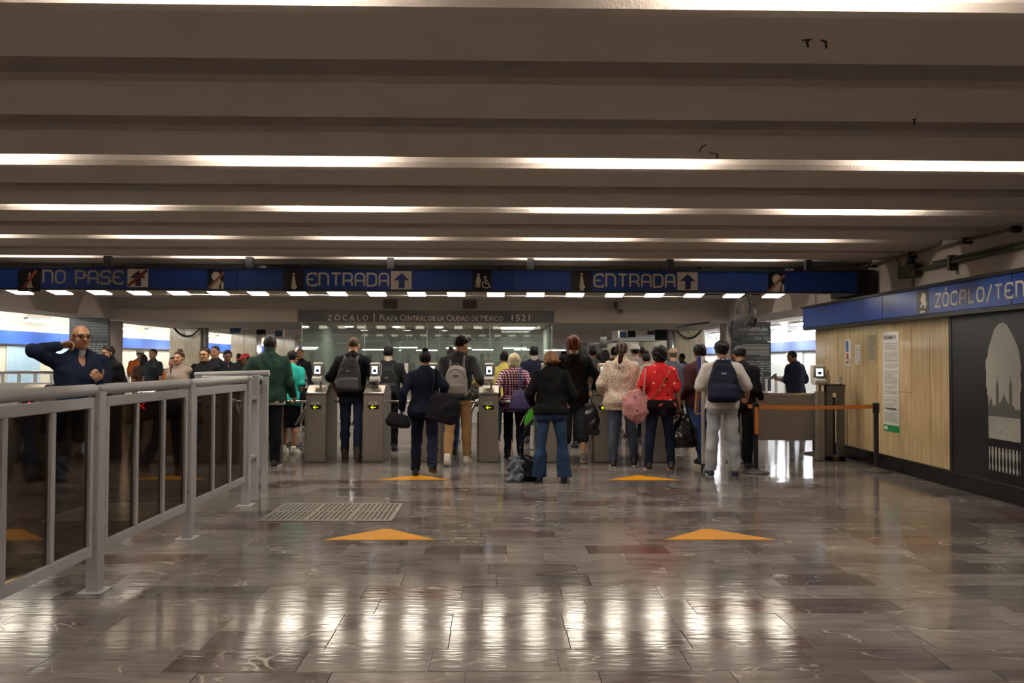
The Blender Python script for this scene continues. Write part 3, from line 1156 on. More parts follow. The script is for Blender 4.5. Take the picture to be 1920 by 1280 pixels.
for y in (26.4, 32., 37.4, 43.):
    for x in (-7.5, -5.9, -4.3, -2.7, -1.1, .5, 2.1, 3.7):
        if c2 is None:
            c2 = dup(cl, (x, y, 2.765), label='round light in the far ceiling beyond the glass case')
            c2['group'] = 'round lights of the far ceiling'
        else:
            dup(c2, (x, y, 2.765))

# battens of the side corridors, bright through the gaps between the columns
m_cool = emitter('cool_tube', COOL, K_SIDE)
bt = None
for sd, xs in (('left', (-10.9, -12.2)), ('right', (9.0, 10.2))):
    bt = None
    for x in xs:
        for j in range(14):
            y = 14.4 + 2.35 * j
            z = 2.58 if x in (-10.9, 9.0) else 2.45
            if bt is None:
                bt = thing('batten_light', 'fluorescent batten hung in the %s side corridor' % sd, 'ceiling light', (x, y, z), group='battens of the %s corridor' % sd)
                MB().box((-.06, -.62, .03), (.06, .62, .10), bev=.006).build('housing', m_white, bt)
                MB().tube([(-.035, -.6, .012), (-.035, .6, .012)], .018, 8).build('tube', m_cool, bt)
                MB().tube([(.035, -.6, .012), (.035, .6, .012)], .018, 8).build('tube', m_cool, bt)
                MB().tube([(0, -.5, .1), (0, -.5, 3.02 - z)], .008, 6).tube([(0, .5, .1), (0, .5, 3.02 - z)], .008, 6).build('rod', m_white, bt)
            else:
                dup(bt, (x, y, z))
# a few battens across the far hall, seen as streaks through the glass
for i, (px, Y, py) in enumerate(((760, 41., 652), (800, 46., 657), (965, 41.5, 653), (985, 44., 656), (905, 46.5, 656), (1040, 45., 657), (700, 45., 656), (860, 39., 653))):
    q = P(px, py, Y)
    dup(bt, (q.x, Y, q.z), PI / 2, ORD[i + 1] + ' fluorescent batten counted among those across the far hall')['group'] = 'battens across the far hall'
# blue friezes of the side corridors
for sd, x0, x1 in (('left', -13.0, -12.9), ('right', 10.9, 11.0)):
    o = thing('corridor_sign', 'blue sign band on the wall of the %s side corridor' % sd, 'sign', ((x0 + x1) / 2, 30, 1.87))
    for j in range(10):
        MB().box((x0 - (x0 + x1) / 2, -16.5 + 3.4 * j + .005, 0), (x1 - (x0 + x1) / 2, -16.5 + 3.4 * j + 3.395, .35), bev=.005).build('blue_panel', mat('corridor_blue' if sd == 'left' else 'corridor_blue_glare', '3f62ae' if sd == 'left' else '8496c8', .15, var=.1), o)  # right band is paler: glare on the blue is put into its colour
    MB().box((x0 - (x0 + x1) / 2 - .02, -16.5, -.03), (x1 - (x0 + x1) / 2 + .02, 17.5, 0)).build('channel', m_dark, o)
# pale blue glazed posters on the corridor walls
m_pb2 = mat('pale_blue_print', 'a9c3cf', .3, var=.25, scale=14.)
for lab, x, y, n_ in (('pale blue wall map on the cream corridor wall at far left', -12.98, 22.1, 1.5), ('second pale blue map further along the cream corridor wall', -12.98, 24.0, 1.0), ('pale panel on the white wall of the right corridor', 10.97, 29.5, 1.6)):
    o = thing('wall_map', lab, 'poster', (x, y, .7))
    MB().box((-.02, -n_ / 2, 0), (.02, n_ / 2, 1.12), bev=.004).build('sheet', m_pb2, o)
    MB().box((-.03, -n_ / 2 - .03, -.03), (.015, n_ / 2 + .03, 1.15), bev=.004).build('frame', m_white, o)

# plaques on the nearest columns
m_plq = mat('plaque_grey', '3d3e3c', .4, var=.05)
m_plt = mat('plaque_lettering', 'b4b3a4', .5)
XPL0, XPL1 = XL - .93, XL - .02
o = thing('plaque', 'dark grey plaque of thanks on the nearest left column', 'plaque', ((XPL0 + XPL1) / 2, 18.5, 1.0))
W_ = XPL1 - XPL0
MB().box((-W_ / 2, -.03, -.05), (W_ / 2, 0, .86), bev=.004).build('lower_board', m_plq, o)
MB().box((-W_ / 2, -.03, .87), (W_ / 2, 0, 1.46), bev=.004).build('upper_board', m_plq, o)
q = Plane2((-W_ / 2, -.03, 0), (1, 0, 0))
for i, s in enumerate(('El  Sistema  de  Transporte  Colectivo', 'Metro, agradece la colaboración de las', 'personas por su apoyo para la', 'de  la  imagen  visual', 'y  mantenimiento  de', 'la  Estación  Cultural')):
    text(q, s, .05 if i < 3 else .30, 1.35 - i * .065, .062, m_plt, o, h=.001, width=(W_ - .1) if i < 3 else W_ - .35, smallcaps=True)
b = MB()
random.seed(4)
for i in range(13):
    z = .80 - i * .052
    u = .05
    while u < W_ - .08:
        L = random.uniform(.05, .15)
        rect2(b, q, u, z, min(u + L, W_ - .05), z + .022, 0, .001)
        u += L + .025
b.build('small_print', m_plt, o)

XPR0 = XR + .10
o = thing('plaque', 'dark grey plaque about the ancient city on the nearest right column, behind the fan', 'plaque', (XPR0 + .46, 18.5, .8))
MB().box((-.46, -.03, -.02), (.46, 0, 1.12), bev=.004).build('lower_board', mat('plaque_black', '2a2a2a', .4), o)
MB().box((-.46, -.03, 1.13), (.46, 0, 1.58), bev=.004).build('upper_board', m_plq, o)
q = Plane2((-.46, -.03, 0), (1, 0, 0))
text(q, 'Tenochtitlán', .07, 1.37, .14, m_plt, o, h=.001, width=.77, smallcaps=True, bold=.006)
text(q, 'Recinto Sagrado de México', .08, 1.285, .075, m_plt, o, h=.001, width=.76, smallcaps=True)
text(q, '1325-1521', .52, 1.17, .10, m_plt, o, h=.001, width=.34)
b = MB()
for i in range(8):
    rect2(b, q, .24 if i < 7 else .31, 1.05 - i * .032, .88, 1.062 - i * .032, 0, .001)
rect2(b, q, .68, .79, .88, .803, 0, .001)
rect2(b, q, .55, .735, .85, .739, 0, .001)
b.build('small_print', m_plt, o)
for i, s in enumerate(('La maqueta fue realizada por el', 'arquitecto Marquina (1888-1981).', 'investigación de la arquitectura', 'como  a  su  trabajo  con', 'y el estudio arquitectónico', 'exploraciones', 'contemporáneas  o', 'realizó  una  de', 'de  la  de  México', 'reconstrucción')):
    text(q, s, .20 if i < 5 else .28, .645 - i * .053, .05, m_plt, o, h=.001, width=.70 if i < 5 else .45, bold=.001)

# ---- wall fan
fx = P(1408, 583, 13.0)
fan = thing('wall_fan', 'black caged fan under the ceiling before the right column', 'fan', tuple(fx))
m_fan = mat('fan_black', '141414', .4)
Rf = Matrix.Rotation(RAD(14), 4, 'Y') @ Matrix.Rotation(RAD(-82), 4, 'Z')
off = Matrix.Translation((-.17, -.02, -.13))
cage = MB()
for r_, yy in ((.36, 0), (.355, .05), (.34, -.05), (.25, -.085), (.16, -.10), (.07, -.105)):
    cage.tube([(r_ * math.cos(a), yy, r_ * math.sin(a)) for a in [2 * PI * i / 36 for i in range(36)]], .005, 5, closed=True)
for i in range(40):
    a = 2 * PI * i / 40
    cage.tube([(r_ * math.cos(a), yy, r_ * math.sin(a)) for r_, yy in ((.07, -.105), (.16, -.10), (.25, -.085), (.34, -.05), (.36, 0), (.355, .05), (.25, .085), (.12, .10))], .0032, 4)
o = cage.build('cage', m_fan, fan, off @ Rf)
o['kind'] = 'stuff'
for k in range(3):
    bl = MB()
    vs = []
    for r_ in (.05, .15, .25, .325):
        for s in (-1, 0, 1):
            an = 2 * PI * k / 3 + s * (.30 + .4 * (r_ / .33) * (1 - r_ / .5))
            vs.append((r_ * math.cos(an), s * .035 * (1.2 - r_), r_ * math.sin(an)))
    fs = [(i * 3 + j, i * 3 + j + 1, i * 3 + j + 4, i * 3 + j + 3) for i in range(3) for j in range(2)]
    bl.add(vs, fs, True)
    bl.add([(v[0], v[1] + .004, v[2]) for v in vs], [f[::-1] for f in fs], True)
    bl.build('blade', mat('blade_grey', '2a2a2b', .35), fan, off @ Rf)
MB().lathe([(.001, 0), (.06, 0), (.085, .03), (.085, .15), (.06, .19), (.001, .2)], n=24).build('motor', m_fan, fan, off @ Rf @ Matrix.Translation((0, .08, 0)) @ Matrix.Rotation(-PI / 2, 4, 'X'))
o = text(Plane2((-.02, -.14, -.05), (.96, .0, .28), (-.28, 0, .96)), '5', .02, 0, .12, m_let2, fan, h=0., name='motor_numeral')
MB().tube([(.0, .05, -.04), (.0, .05, .12), (-.02, .08, .2), (-.02, .08, CEIL - fx.z)], [.03, .025, .022, .022], 10).box((-.08, .02, CEIL - fx.z - .015), (.06, .14, CEIL - fx.z)).build('bracket', m_fan, fan)
MB().tube(arc3((.10, .05, .2), .11, PI * .5, PI * 1.7, 12), .006, 5).build('cord', m_fan, fan)
o = tag(MB().box((PX(1300, 16.2, 565), 16.0, CEIL - .07), (PX(1420, 16.2, 565), 16.06, CEIL - .001)).box((PX(1350, 16.2, 565), 15.8, CEIL - .055), (PX(1440, 16.2, 565), 15.84, CEIL - .001)).build('cable_tray', m_dark), 'dark cable tray under the ceiling behind the fan', 'tray')
pts = [P(1330, 604, 18.3), P(1300, 608, 18.3), P(1268, 614, 18.3)]
o = tag(MB().tube(pts, .022, 8).build('beam_cable', mat('dark_cable', '2a2724', .6)), 'dark cable slanting across the far beam near the right column', 'cable')

# ---- hanging screens and signs of the far hall
m_scr = mat('screen_frame', '1a1b1e', .4)
m_wp = mat('white_panel', 'c9c7c0', .4)
m_bp = mat('blue_panel_print', '2d3f63', .35, var=.3, scale=9.)


def hang_sign(label, px, py0, py1, w_, Y, kind, ry=0.):
    p0, p1 = P(px, py1, Y), P(px, py0, Y)
    h_ = p1.z - p0.z
    o = thing('hanging_screen' if kind == 'tv' else 'hanging_sign', label, 'screen' if kind == 'tv' else 'sign', tuple(p0), RAD(ry))
    if kind == 'tv':
        Rm = Matrix.Translation((0, 0, h_ / 2)) @ Matrix.Rotation(RAD(-14), 4, 'X') @ Matrix.Translation((0, 0, -h_ / 2))
        MB().box((-w_ / 2, -.05, 0), (w_ / 2, .05, h_), bev=.012).build('casing', m_scr, o, Rm)
        MB().box((-w_ / 2 + .03, -.056, .03), (w_ / 2 - .03, -.049, h_ - .03)).build('screen', m_pb, o, Rm)
        MB().tube([(0, .05, h_ / 2), (0, .05, 2.8 - p0.z)], .02, 8).build('rod', m_scr, o)
    else:
        MB().box((-w_ / 2, -.04, 0), (w_ / 2, .04, h_), bev=.006).build('panel', m_wp, o)
        MB().box((-w_ * .36, -.045, h_ * .1), (w_ * .36, -.039, h_ * .9)).build('blue_print', m_bp, o)
        MB().tube([(-w_ * .35, 0, h_), (-w_ * .35, 0, 2.8 - p0.z)], .01, 6).tube([(w_ * .35, 0, h_), (w_ * .35, 0, 2.8 - p0.z)], .01, 6).build('rod', m_scr, o)
    return o


hang_sign('white and blue sign hung beyond the far beam, right of the left pipe', 442, 614, 626, .42, 21.5 + 1.6, 'sign')
hang_sign('black screen hung between the white signs on the far left', 490, 618, 627.5, .3, 26., 'tv')
hang_sign('grey blue sign hung beside the black screen on the far left', 523, 618, 632, .32, 26., 'sign')
hang_sign('white and blue sign under the ceiling in front of the white board', 1168, 620, 634, .3, 26.5, 'sign')
hang_sign('black screen under the ceiling beside the white and blue sign', 1184, 620, 632, .26, 26.5, 'tv')
hang_sign('white and blue sign hung left of the large dark screen', 1220, 617, 628, .3, 25.5, 'sign')
hang_sign('large dark screen tilted down from the ceiling, left of the right column', 1239, 617, 638, .36, 23.5, 'tv')
hang_sign('dark screen hanging alone from a rod over the far crowd', 1131, 631, 652, .26, 27., 'tv')
o = thing('white_board', 'white sign board hung under the far ceiling over the crowd', 'sign', (PX(1190, 28.5, 628), 28.6, P(1190, 639, 28.5).z))
MB().box((-.8, -.03, 0), (.9, .03, .42), bev=.005).build('panel', m_wp, o)
MB().box((-.82, -.035, -.02), (.92, .03, 0)).build('edge_bar', m_scr, o)

# ================================================================== turnstiles
TY = 11.5
m_lcd = mat('screen_white', 'e8ecff', .3, emit=.9)
m_scrtxt = mat('screen_mark', '2f7f90', .4)
m_cream_pl = mat('cream_plastic', 'c9c5bb', .35)
m_arrow = mat('yellow_led', 'd8e820', .4, emit=.5)
m_redled = mat('red_led', 'ff3030', .4, emit=4.0)


def validator(x, y, z, label):
    """card reader on a short stalk; z is the foot of the stalk"""
    o = thing('card_reader', label, 'card reader', (x, y, z))
    MB().tube([(.03, .03, 0), (.03, .03, .10), (.0, .02, .16)], .016, 10).build('stalk', m_steel, o)
    b = MB()
    # side outline: upright head with a tray that juts out at the foot
    prof = [(.05, .11), (.075, .13), (.075, .36), (.06, .385), (.0, .39), (-.035, .375), (-.045, .345), (-.03, .20), (-.12, .165), (-.125, .125), (-.02, .10)]
    bm = bmesh.new()
    L = [bm.verts.new((-.068, p, q)) for p, q in prof]
    R = [bm.verts.new((.068, p, q)) for p, q in prof]
    bm.faces.new(L[::-1])
    bm.faces.new(R)
    for i in range(len(prof)):
        j = (i + 1) % len(prof)
        bm.faces.new((L[i], L[j], R[j], R[i]))
    bmesh.ops.recalc_face_normals(bm, faces=bm.faces)
    bmesh.ops.bevel(bm, geom=list(bm.edges), offset=.009, segments=2, profile=.6, affect='EDGES')
    me = bpy.data.meshes.new('body')
    bm.to_mesh(me)
    bm.free()
    put('body', me, m_cream_pl, o)
    Rm = Matrix.Translation((0, -.041, .285)) @ Matrix.Rotation(RAD(-6), 4, 'X')
    MB().box((-.052, -.007, -.075), (.052, .006, .075), bev=.004).build('bezel', mat('screen_bezel', '3c3a55', .35), o, Rm)
    s = MB().box((-.042, -.010, -.06), (.042, -.005, .052)).build('screen', m_lcd, o, Rm)
    MB().box((-.02, -.0125, -.035), (.022, -.0095, .005)).build('screen_icon', m_scrtxt, s)
    MB().box((.069, -.02, .2), (.085, .06, .37), bev=.005).build('side_cover', mat('grey_cover', '8f8c86', .4), o)
    return o


def turnstile(k, label, entry=True, num=None, reader=True):
    x = -2.63 + .828 * k
    px = 592 + 108 * k
    x = PX(px, TY, 800)
    o = thing('turnstile', label, 'turnstile', (x, TY, 0))
    hw = .145
    prof = [(0, 0), (0, .975), (.20, 1.09), (.62, 1.09), (.80, .99), (.80, 0)]
    b = MB()
    b.prism([(-hw, p, q) for p, q in prof], (2 * hw, 0, 0))
    b.build('cabinet', m_steel2, o)
    MB().box((-hw + .004, -.004, .012), (hw - .004, .001, .955), bev=.002).build('front_panel', m_steel, o)
    MB().box((-hw - .004, -.012, .975), (hw + .004, .02, 1.0), bev=.006).build('top_edge', m_chrome, o)
    MB().prism([(-hw + .003, .01, .9815), (hw - .003, .01, .9815), (hw - .003, .198, 1.0905), (-hw + .003, .198, 1.0905)], (0, -.002, .004)).build('top_plate', mat('top_steel', '9c948a', .35, metal=.7, var=.15, scale=6.), o)
    MB().box((-hw - .002, -.001, .945), (hw + .002, .003, .957)).build('seam', m_dark, o)
    q = Plane2((0, -.004, 0), (1, 0, 0))
    if entry:
        b = MB()
        poly2(b, q, [(-.095, .815), (-.055, .755), (.075, .755), (.075, .815)], 0, .003)
        s = b.build('arrow_plate', m_pb, o)
        b = MB()
        ribbon(b, q, [(-.035, .785), (.035, .785)], .009, h0=.003, t=.002)
        ribbon(b, q, [(-.005, .81), (-.035, .785), (-.005, .76)], .009, h0=.003, t=.002)
        b.build('arrow', m_arrow, s)
        b = MB()
        rect2(b, q, -.062, .825, .05, .862, 0, .002)
        s = b.build('number_plate', m_paper, o)
        if num:
            text(q, num, -.046, .834, .03, m_inkd, s, h=.0025, bold=.001)
    else:
        b = MB()
        rect2(b, q, -.085, .74, .085, .86, 0, .003)
        s = b.build('arrow_plate', m_pb, o)
        b = MB()
        ribbon(b, q, [(.03, .845), (-.03, .80), (.03, .755)], .016, h0=.003, t=.002)
        b.build('arrow', m_redled, s)
    # tripod on the left flank
    hub = MB().lathe([(.07, 0), (.07, .03), (.045, .05), (.03, .075)], n=20).build('hub', m_steel, o, Matrix.Translation((-hw, .42, .83)) @ Matrix.Rotation(-PI / 2, 4, 'Y') @ Matrix.Rotation(RAD(20), 4, 'Y'))
    c = Vector((-hw - .05, .42, .84))
    for d, L in (((-1, 0, .02), .46), ((-.42, -.33, -.85), .40), ((-.42, .36, -.83), .40)):
        d = Vector(d).normalized()
        MB().tube([c, c + d * L * .97, c + d * L], [.018, .018, .012], 12).build('arm', m_chrome, o)
    # guard rail in front of the arm
    MB().tube([(-hw - .012, .06, .0), (-hw - .012, .06, .72)], .014, 10).build('guard_post', m_chrome, o)
    if reader:
        validator(x + .005, TY + .10, 1.035, reader)
    return o


ords = {-1: 'first', 0: 'second', 1: 'third', 2: 'fourth', 3: 'fifth', 4: 'sixth', 5: 'seventh', 6: 'eighth'}
beside = {-1: 'behind the man in the green sweater', 0: 'left of the man with the grey backpack', 1: 'left of the navy suit woman', 2: 'half hidden behind the navy suit woman', 3: 'left of the plaid shirt woman', 4: 'hidden behind the woman in flared jeans', 5: 'left of the floral hoodie woman', 6: 'behind the woman in the red shirt'}
for k in range(-1, 7):
    lab = 'steel entry turnstile cabinet ' + beside[k]
    rd = ('cream card reader on the turnstile ' + beside[k]) if k not in (-1, 6) else None
    turnstile(k, lab, True, {0: 'E 118', 1: 'B 100', 3: 'B 107', 5: 'E 112'}.get(k), rd)
for k, lab in ((-2, 'steel exit turnstile seen through the furthest smoked panels'), (-3, 'steel exit turnstile with lit red arrow seen through the railing'), (-4, 'steel exit turnstile behind the bald man, seen through the railing'), (-5, 'steel exit turnstile at the far left, seen through the railing')):
    turnstile(k, lab, False, None, False)

# wide gate on the right
GYt = 11.85
o = thing('wide_gate', 'wide brushed steel gate leaf for wheelchairs next to the travertine wall', 'gate', (PX(1462, GYt, 780), GYt, 0))
gx = o.location.x
a, b_ = PX(1388, GYt, 780) - gx, PX(1529, GYt, 780) - gx
MB().box((a, 0, .29), (b_, .05, .98), bev=.006).build('leaf', m_steel, o)
MB().box((a, -.004, .955), (b_, .054, .99), bev=.004).build('top_edge', m_chrome, o)
MB().box((a, .01, 0), (a + .06, .06, .98), bev=.005).build('left_post', m_steel2, o)
p = thing('gate_post', 'square steel gate post under the card reader by the travertine wall', 'post', (PX(1537, 11.76, 800), 11.76, 0))
MB().box((-.052, -.05, 0), (.052, .06, 1.02), bev=.005).build('post', m_steel, p)
MB().box((-.08, -.08, 0), (.08, .09, .012), bev=.003).build('foot_plate', m_steel2, p)
validator(p.location.x - .02, 11.76, 1.02, 'cream card reader with glowing screen on the gate post by the wall').scale = (1.25, 1.1, 1.0)
# steel frame beside it
fy = 11.75
f = thing('steel_frame', 'tall narrow steel frame standing against the travertine wall', 'frame', (PX(1567, fy, 800), fy, 0))
fx0, fx1 = PX(1548, fy, 800) - f.location.x, PX(1583, fy, 800) - f.location.x
for a in (fx0, fx1 - .10):
    MB().box((a, -.04, 0), (a + .095, .05, 1.10), bev=.006).build('leg', m_steel2, f)
MB().box((fx0, -.045, 1.0), (fx1, .055, 1.11), bev=.006).build('top_beam', m_steel2, f)
MB().box((fx0 - .01, -.05, 1.105), (fx1 + .01, .16, 1.12), bev=.003).build('top_plate', m_dark, f)
MB().box((fx0, -.04, .0), (fx1, .05, .07), bev=.006).build('bottom_beam', m_steel2, f)
b = MB()
zt = 1.12
o = thing('plastic_bottle', 'clear bottle with yellow cap standing on the steel frame', 'bottle', (PX(1554, fy, 716), fy + .03, zt))
MB().lathe([(.03, 0), (.034, .01), (.034, .13), (.02, .165), (.014, .175), (.014, .19)], n=16).build('body', mat('cloudy_plastic', 'd9d6c8', .25), o)
MB().lathe([(.015, .178), (.016, .18), (.016, .205), (.006, .21), (.006, .225), (.003, .23)], n=12).build('cap', mat('yellow_plastic', 'c9b14a', .4), o)
o = thing('tissue_pack', 'crumpled white tissues lying on the steel frame', 'tissues', (PX(1577, fy, 716), fy + .05, zt))
b = MB()
random.seed(8)
b.lathe([(.045, 0), (.055, .012), (.035, .035), (.03, .07), (.018, .1), (.004, .13)], n=9, smooth=False)
b.v = [(x + random.uniform(-.012, .012), y + random.uniform(-.012, .012), max(0, z + random.uniform(-.008, .008))) for x, y, z in b.v]
b.build('tissue', mat('tissue_white', 'd6d2c6', .8), o)
b = MB().box((-.12, -.05, 0), (-.05, .03, .012), bev=.004)
b.build('wrapper', mat('tissue_white', 'd6d2c6', .8), o)


# stanchions with an orange belt
def stanchion(label, x, y, belts=(), sleeve=False, h=.91):
    o = thing('stanchion', label, 'stanchion', (x, y, 0))
    MB().lathe([(.17, 0), (.172, .012), (.165, .022), (.06, .032), (.04, .045), (.032, .06)], n=28).build('base', mat('stanchion_base', '3c3733', .45), o)
    MB().tube([(0, 0, .03), (0, 0, h - .14)], .032, 16).build('pole', m_dark, o)
    MB().tube([(0, 0, h - .14), (0, 0, h - .13), (0, 0, h)], [.034, .043, .043], 16).build('head', mat('stanchion_head', '17171a', .4), o)
    if sleeve:
        MB().box((-.028, -.05, h - .40), (.022, -.042, h - .05), bev=.003).build('hanging_belt_end', m_belt, o)
    return o


m_belt = mat('orange_belt', 'c9762f', .6, var=.06, scale=30.)
xA, xB = PX(1417, 10.46, 820), PX(1643, 10.6, 820)
stanchion('black belt stanchion in front of the steel gate leaf, orange belt end hanging on it', xA, 10.46, sleeve=True)
stanchion('black belt stanchion standing close to the travertine wall, right end of the orange belt', xB, 10.6)
xC = PX(1562, 12.1, 800)
stanchion('black belt stanchion seen through the narrow steel frame', xC, 12.1, h=.92)
stanchion('low black stanchion behind the foot of the gate post', PX(1527, 12.6, 800), 12.6, h=.9)
xD = PX(1383, 11.55, 800)
stanchion('black belt stanchion behind the man in the orange trimmed cap', xD, 11.55)
stanchion('black belt stanchion beyond the turnstiles beside the teal shirt woman', PX(550, 13.1, 800), 13.1, h=.86)


def belt(label, a, b, z, hgt=.05):
    a, b = Vector((*a, z)), Vector((*b, z))
    d = (b - a)
    n = Vector((d.y, -d.x, 0)).normalized()
    if n.y > 0:
        n = -n
    bb = MB()
    N = 10
    vs = []
    for i in range(N + 1):
        t = i / N
        p = a.lerp(b, t) - Vector((0, 0, .012 * math.sin(PI * t)))
        vs += [p + Vector((0, 0, hgt / 2)), p - Vector((0, 0, hgt / 2)), p + Vector((0, 0, hgt / 2)) - n * .002, p - Vector((0, 0, hgt / 2)) - n * .002]
    fs = []
    for i in range(N):
        q = i * 4
        fs += [(q, q + 1, q + 5, q + 4), (q + 2, q + 6, q + 7, q + 3), (q, q + 4, q + 6, q + 2), (q + 1, q + 3, q + 7, q + 5)]
    bb.add(vs, fs)
    tag(bb.build('barrier_belt', m_belt), label, 'belt')


belt('long orange belt stretched between the two front stanchions', (xA + .04, 10.46), (xB - .04, 10.6), .862)
belt('short orange belt running back behind the man in the cap', (xA - .035, 10.48), (xD + .03, 11.53), .865)

# ================================================================== railing at the left
RX = -2.53
RY = [.6, 2.1, 3.6, 5.1, 6.6, 8.1]
m_smoke = glass('smoked_acrylic', (.30, .24, .17), .30, .03)
for i in range(len(RY) - 1):
    y0, y1 = RY[i], RY[i + 1]
    lab = ('railing section nearest the viewer', 'railing section at the left edge of the floor', 'grey railing section at the left edge, nearest to the viewer, with smoked panes', 'grey railing section with smoked panes before the bald man', 'furthest grey railing section with smoked panes, next to the green sweater man')[i]
    if i < 2:
        continue
    o = thing('railing', lab, 'railing', (RX, (y0 + y1) / 2, 0))
    L = (y1 - y0) / 2
    MB().tube([(0, -L + .055, 1.262), (0, L - .055, 1.262)], .036, 16).build('handrail', m_rail, o)
    MB().box((-.022, -L + .08, 1.15), (.022, L - .08, 1.215), bev=.005).build('top_rail', m_rail, o)
    MB().box((-.022, -L + .08, .235), (.022, L - .08, .30), bev=.005).build('bottom_rail', m_rail, o)
    ww = 2 * L - .16
    for j in range(4):
        y = -L + .08 + ww * j / 3
        MB().box((-.022, y - (.022 if 0 < j < 3 else (.0 if j == 0 else .04)), .30), (.022, y + (.022 if 0 < j < 3 else (.04 if j == 0 else .0)), 1.15), bev=.004).build('mullion', m_rail, o)
    for j in range(3):
        a, c = -L + .08 + ww * j / 3 + .025, -L + .08 + ww * (j + 1) / 3 - .025
        MB().box((-.004, a, .302), (.004, c, 1.148)).build('smoked_pane', m_smoke, o)
for i, y in enumerate(RY[2:]):
    o = thing('railing_post', 'grey steel railing post, %s of the row at the left' % ('nearest', 'second', 'third', 'fourth')[i], 'post', (RX, y, 0))
    MB().box((-.038, -.045, 0), (.038, .045, 1.265), bev=.008).build('post', m_rail, o)
    MB().box((-.045, -.05, 1.25), (.045, .05, 1.29), bev=.014).build('cap', m_rail, o)
    MB().box((-.075, -.085, 0), (.075, .085, .008), bev=.002).build('foot_plate', m_rail, o)
    for z in (.45, 1.08):
        for s in (-1, 1):
            MB().box((-.015, s * .045 - .012, z - .05), (.03, s * .045 + .035 * max(0, s) + .0, z + .05), bev=.003).build('clip', m_rail, o)
o = thing('railing_post', 'slim grey double post at the end of the railing', 'post', (RX + .005, 8.36, 0))
MB().box((-.035, -.035, 0), (.035, .035, 1.30), bev=.008).build('post', m_rail, o)
MB().box((-.03, -.22, .45), (.03, -.02, .48)).box((-.03, -.22, 1.05), (.03, -.02, 1.08)).build('link_bar', m_rail, o)
o = thing('railing', 'short grey return rail behind the end of the railing', 'railing', (-2.95, 8.95, 0))
MB().tube([(-.42, 0, 1.285), (.40, 0, 1.31)], .034, 14).build('handrail', m_rail, o)
MB().tube([(-.30, -.12, 1.255), (.36, -.12, 1.255)], .026, 12).build('lower_handrail', m_rail, o)
for x in (-.38, .36):
    MB().box((x - .03, -.03, 0), (x + .03, .03, 1.27), bev=.006).build('post', m_rail, o)
MB().box((-.35, -.015, .3), (.33, .015, 1.18), bev=.004).build('panel', m_rail, o)
MB().box((-.35, -.02, .25), (.33, .02, .3)).build('bottom_rail', m_rail, o)


def chrome_rail(label, x0, x1, y, zt, posts, panel=None):
    o = thing('barrier_rail', label, 'railing', ((x0 + x1) / 2, y, 0))
    c = (x0 + x1) / 2
    MB().tube([(x0 - c, 0, zt), (x1 - c, 0, zt)], .03, 12).build('handrail', m_chrome, o)
    for i in range(posts):
        x = x0 - c + .03 + (x1 - x0 - .06) * i / (posts - 1)
        MB().box((x - .025, -.02, 0), (x + .025, .02, zt), bev=.004).build('post', m_white, o)
    if panel:
        MB().box((x0 - c, -.03, panel[0]), (x1 - c, .03, panel[1]), bev=.006).build('panel', mat('white_laminate', 'c6c4bc', .4), o)
    return o


chrome_rail('chrome topped white barrier at the far left behind the railing', PX(-60, 15.2, 703), PX(100, 15.2, 703), 15.2, 1.21, 6, (.35, 1.02))
chrome_rail('chrome topped barrier in front of the cream wall between the left columns', PX(238, 20, 695), PX(311, 20, 695), 20., 1.21, 5)
chrome_rail('chrome topped barrier in front of the plaque on the right column', PX(1434, 16.2, 707), PX(1476, 16.2, 707), 16.2, 1.13, 3)

# ================================================================== marks and grates on the floor
m_yel = mat('yellow_vinyl', 'c98600', .45, var=.10, scale=5., spec=.2)
for lab, cx, yb, yt in (('yellow floor arrow nearest the railing, before the grate', PX(712, 6.53, 1010), 6.53, 6.95), ('yellow floor arrow nearest the viewer on the right', PX(1350, 6.53, 1010), 6.53, 6.95), ('yellow floor arrow under the feet of the navy suit woman', PX(776, 9.8, 899), 9.8, 10.2), ('yellow floor arrow before the woman in the red shirt', PX(1207, 9.8, 899), 9.8, 10.2)):
    o = MB().prism([(-.45, 0, .0), (.45, 0, .0), (.03, yt - yb, .0), (-.03, yt - yb, .0)], (0, 0, .0028)).build('floor_arrow', m_yel)
    o.location = (cx, yb, .0012)
    tag(o, lab, 'floor arrow')
o = thing('floor_grate', 'steel drain grate of six slatted panels let into the stone floor', 'grate', (-1.56, 7.3, .001))
m_gr = mat('grate_steel', 'b5ada2', .3, metal=.5, var=.2, scale=10.)
MB().box((-.60, -.02, 0), (.60, 0, .008)).box((-.60, .86, 0), (.60, .88, .008)).box((-.60, 0, 0), (-.58, .86, .008)).box((.58, 0, 0), (.60, .86, .008)).build('frame', m_gr, o)
MB().box((-.58, 0, 0), (.58, .86, .0015)).build('pit', mat('grate_dark', '3a352f', .6), o)
for r in range(2):
    for c_ in range(3):
        x0, y0 = -.575 + c_ * .385, .006 + r * .432
        g = MB().box((x0, y0, .001), (x0 + .378, y0 + .016, .0075)).box((x0, y0 + .40, .001), (x0 + .378, y0 + .416, .0075)).build('grate_panel', m_gr, o)
        for j in range(9):
            x = x0 + .004 + j * .0455
            MB().box((x, y0 + .016, .001), (x + .017, y0 + .40, .007)).build('slat', m_gr, g)

# ================================================================== people
# Every figure is grown as a level set: tapered limbs and lofted trunk melt into one closed skin, clothes likewise.


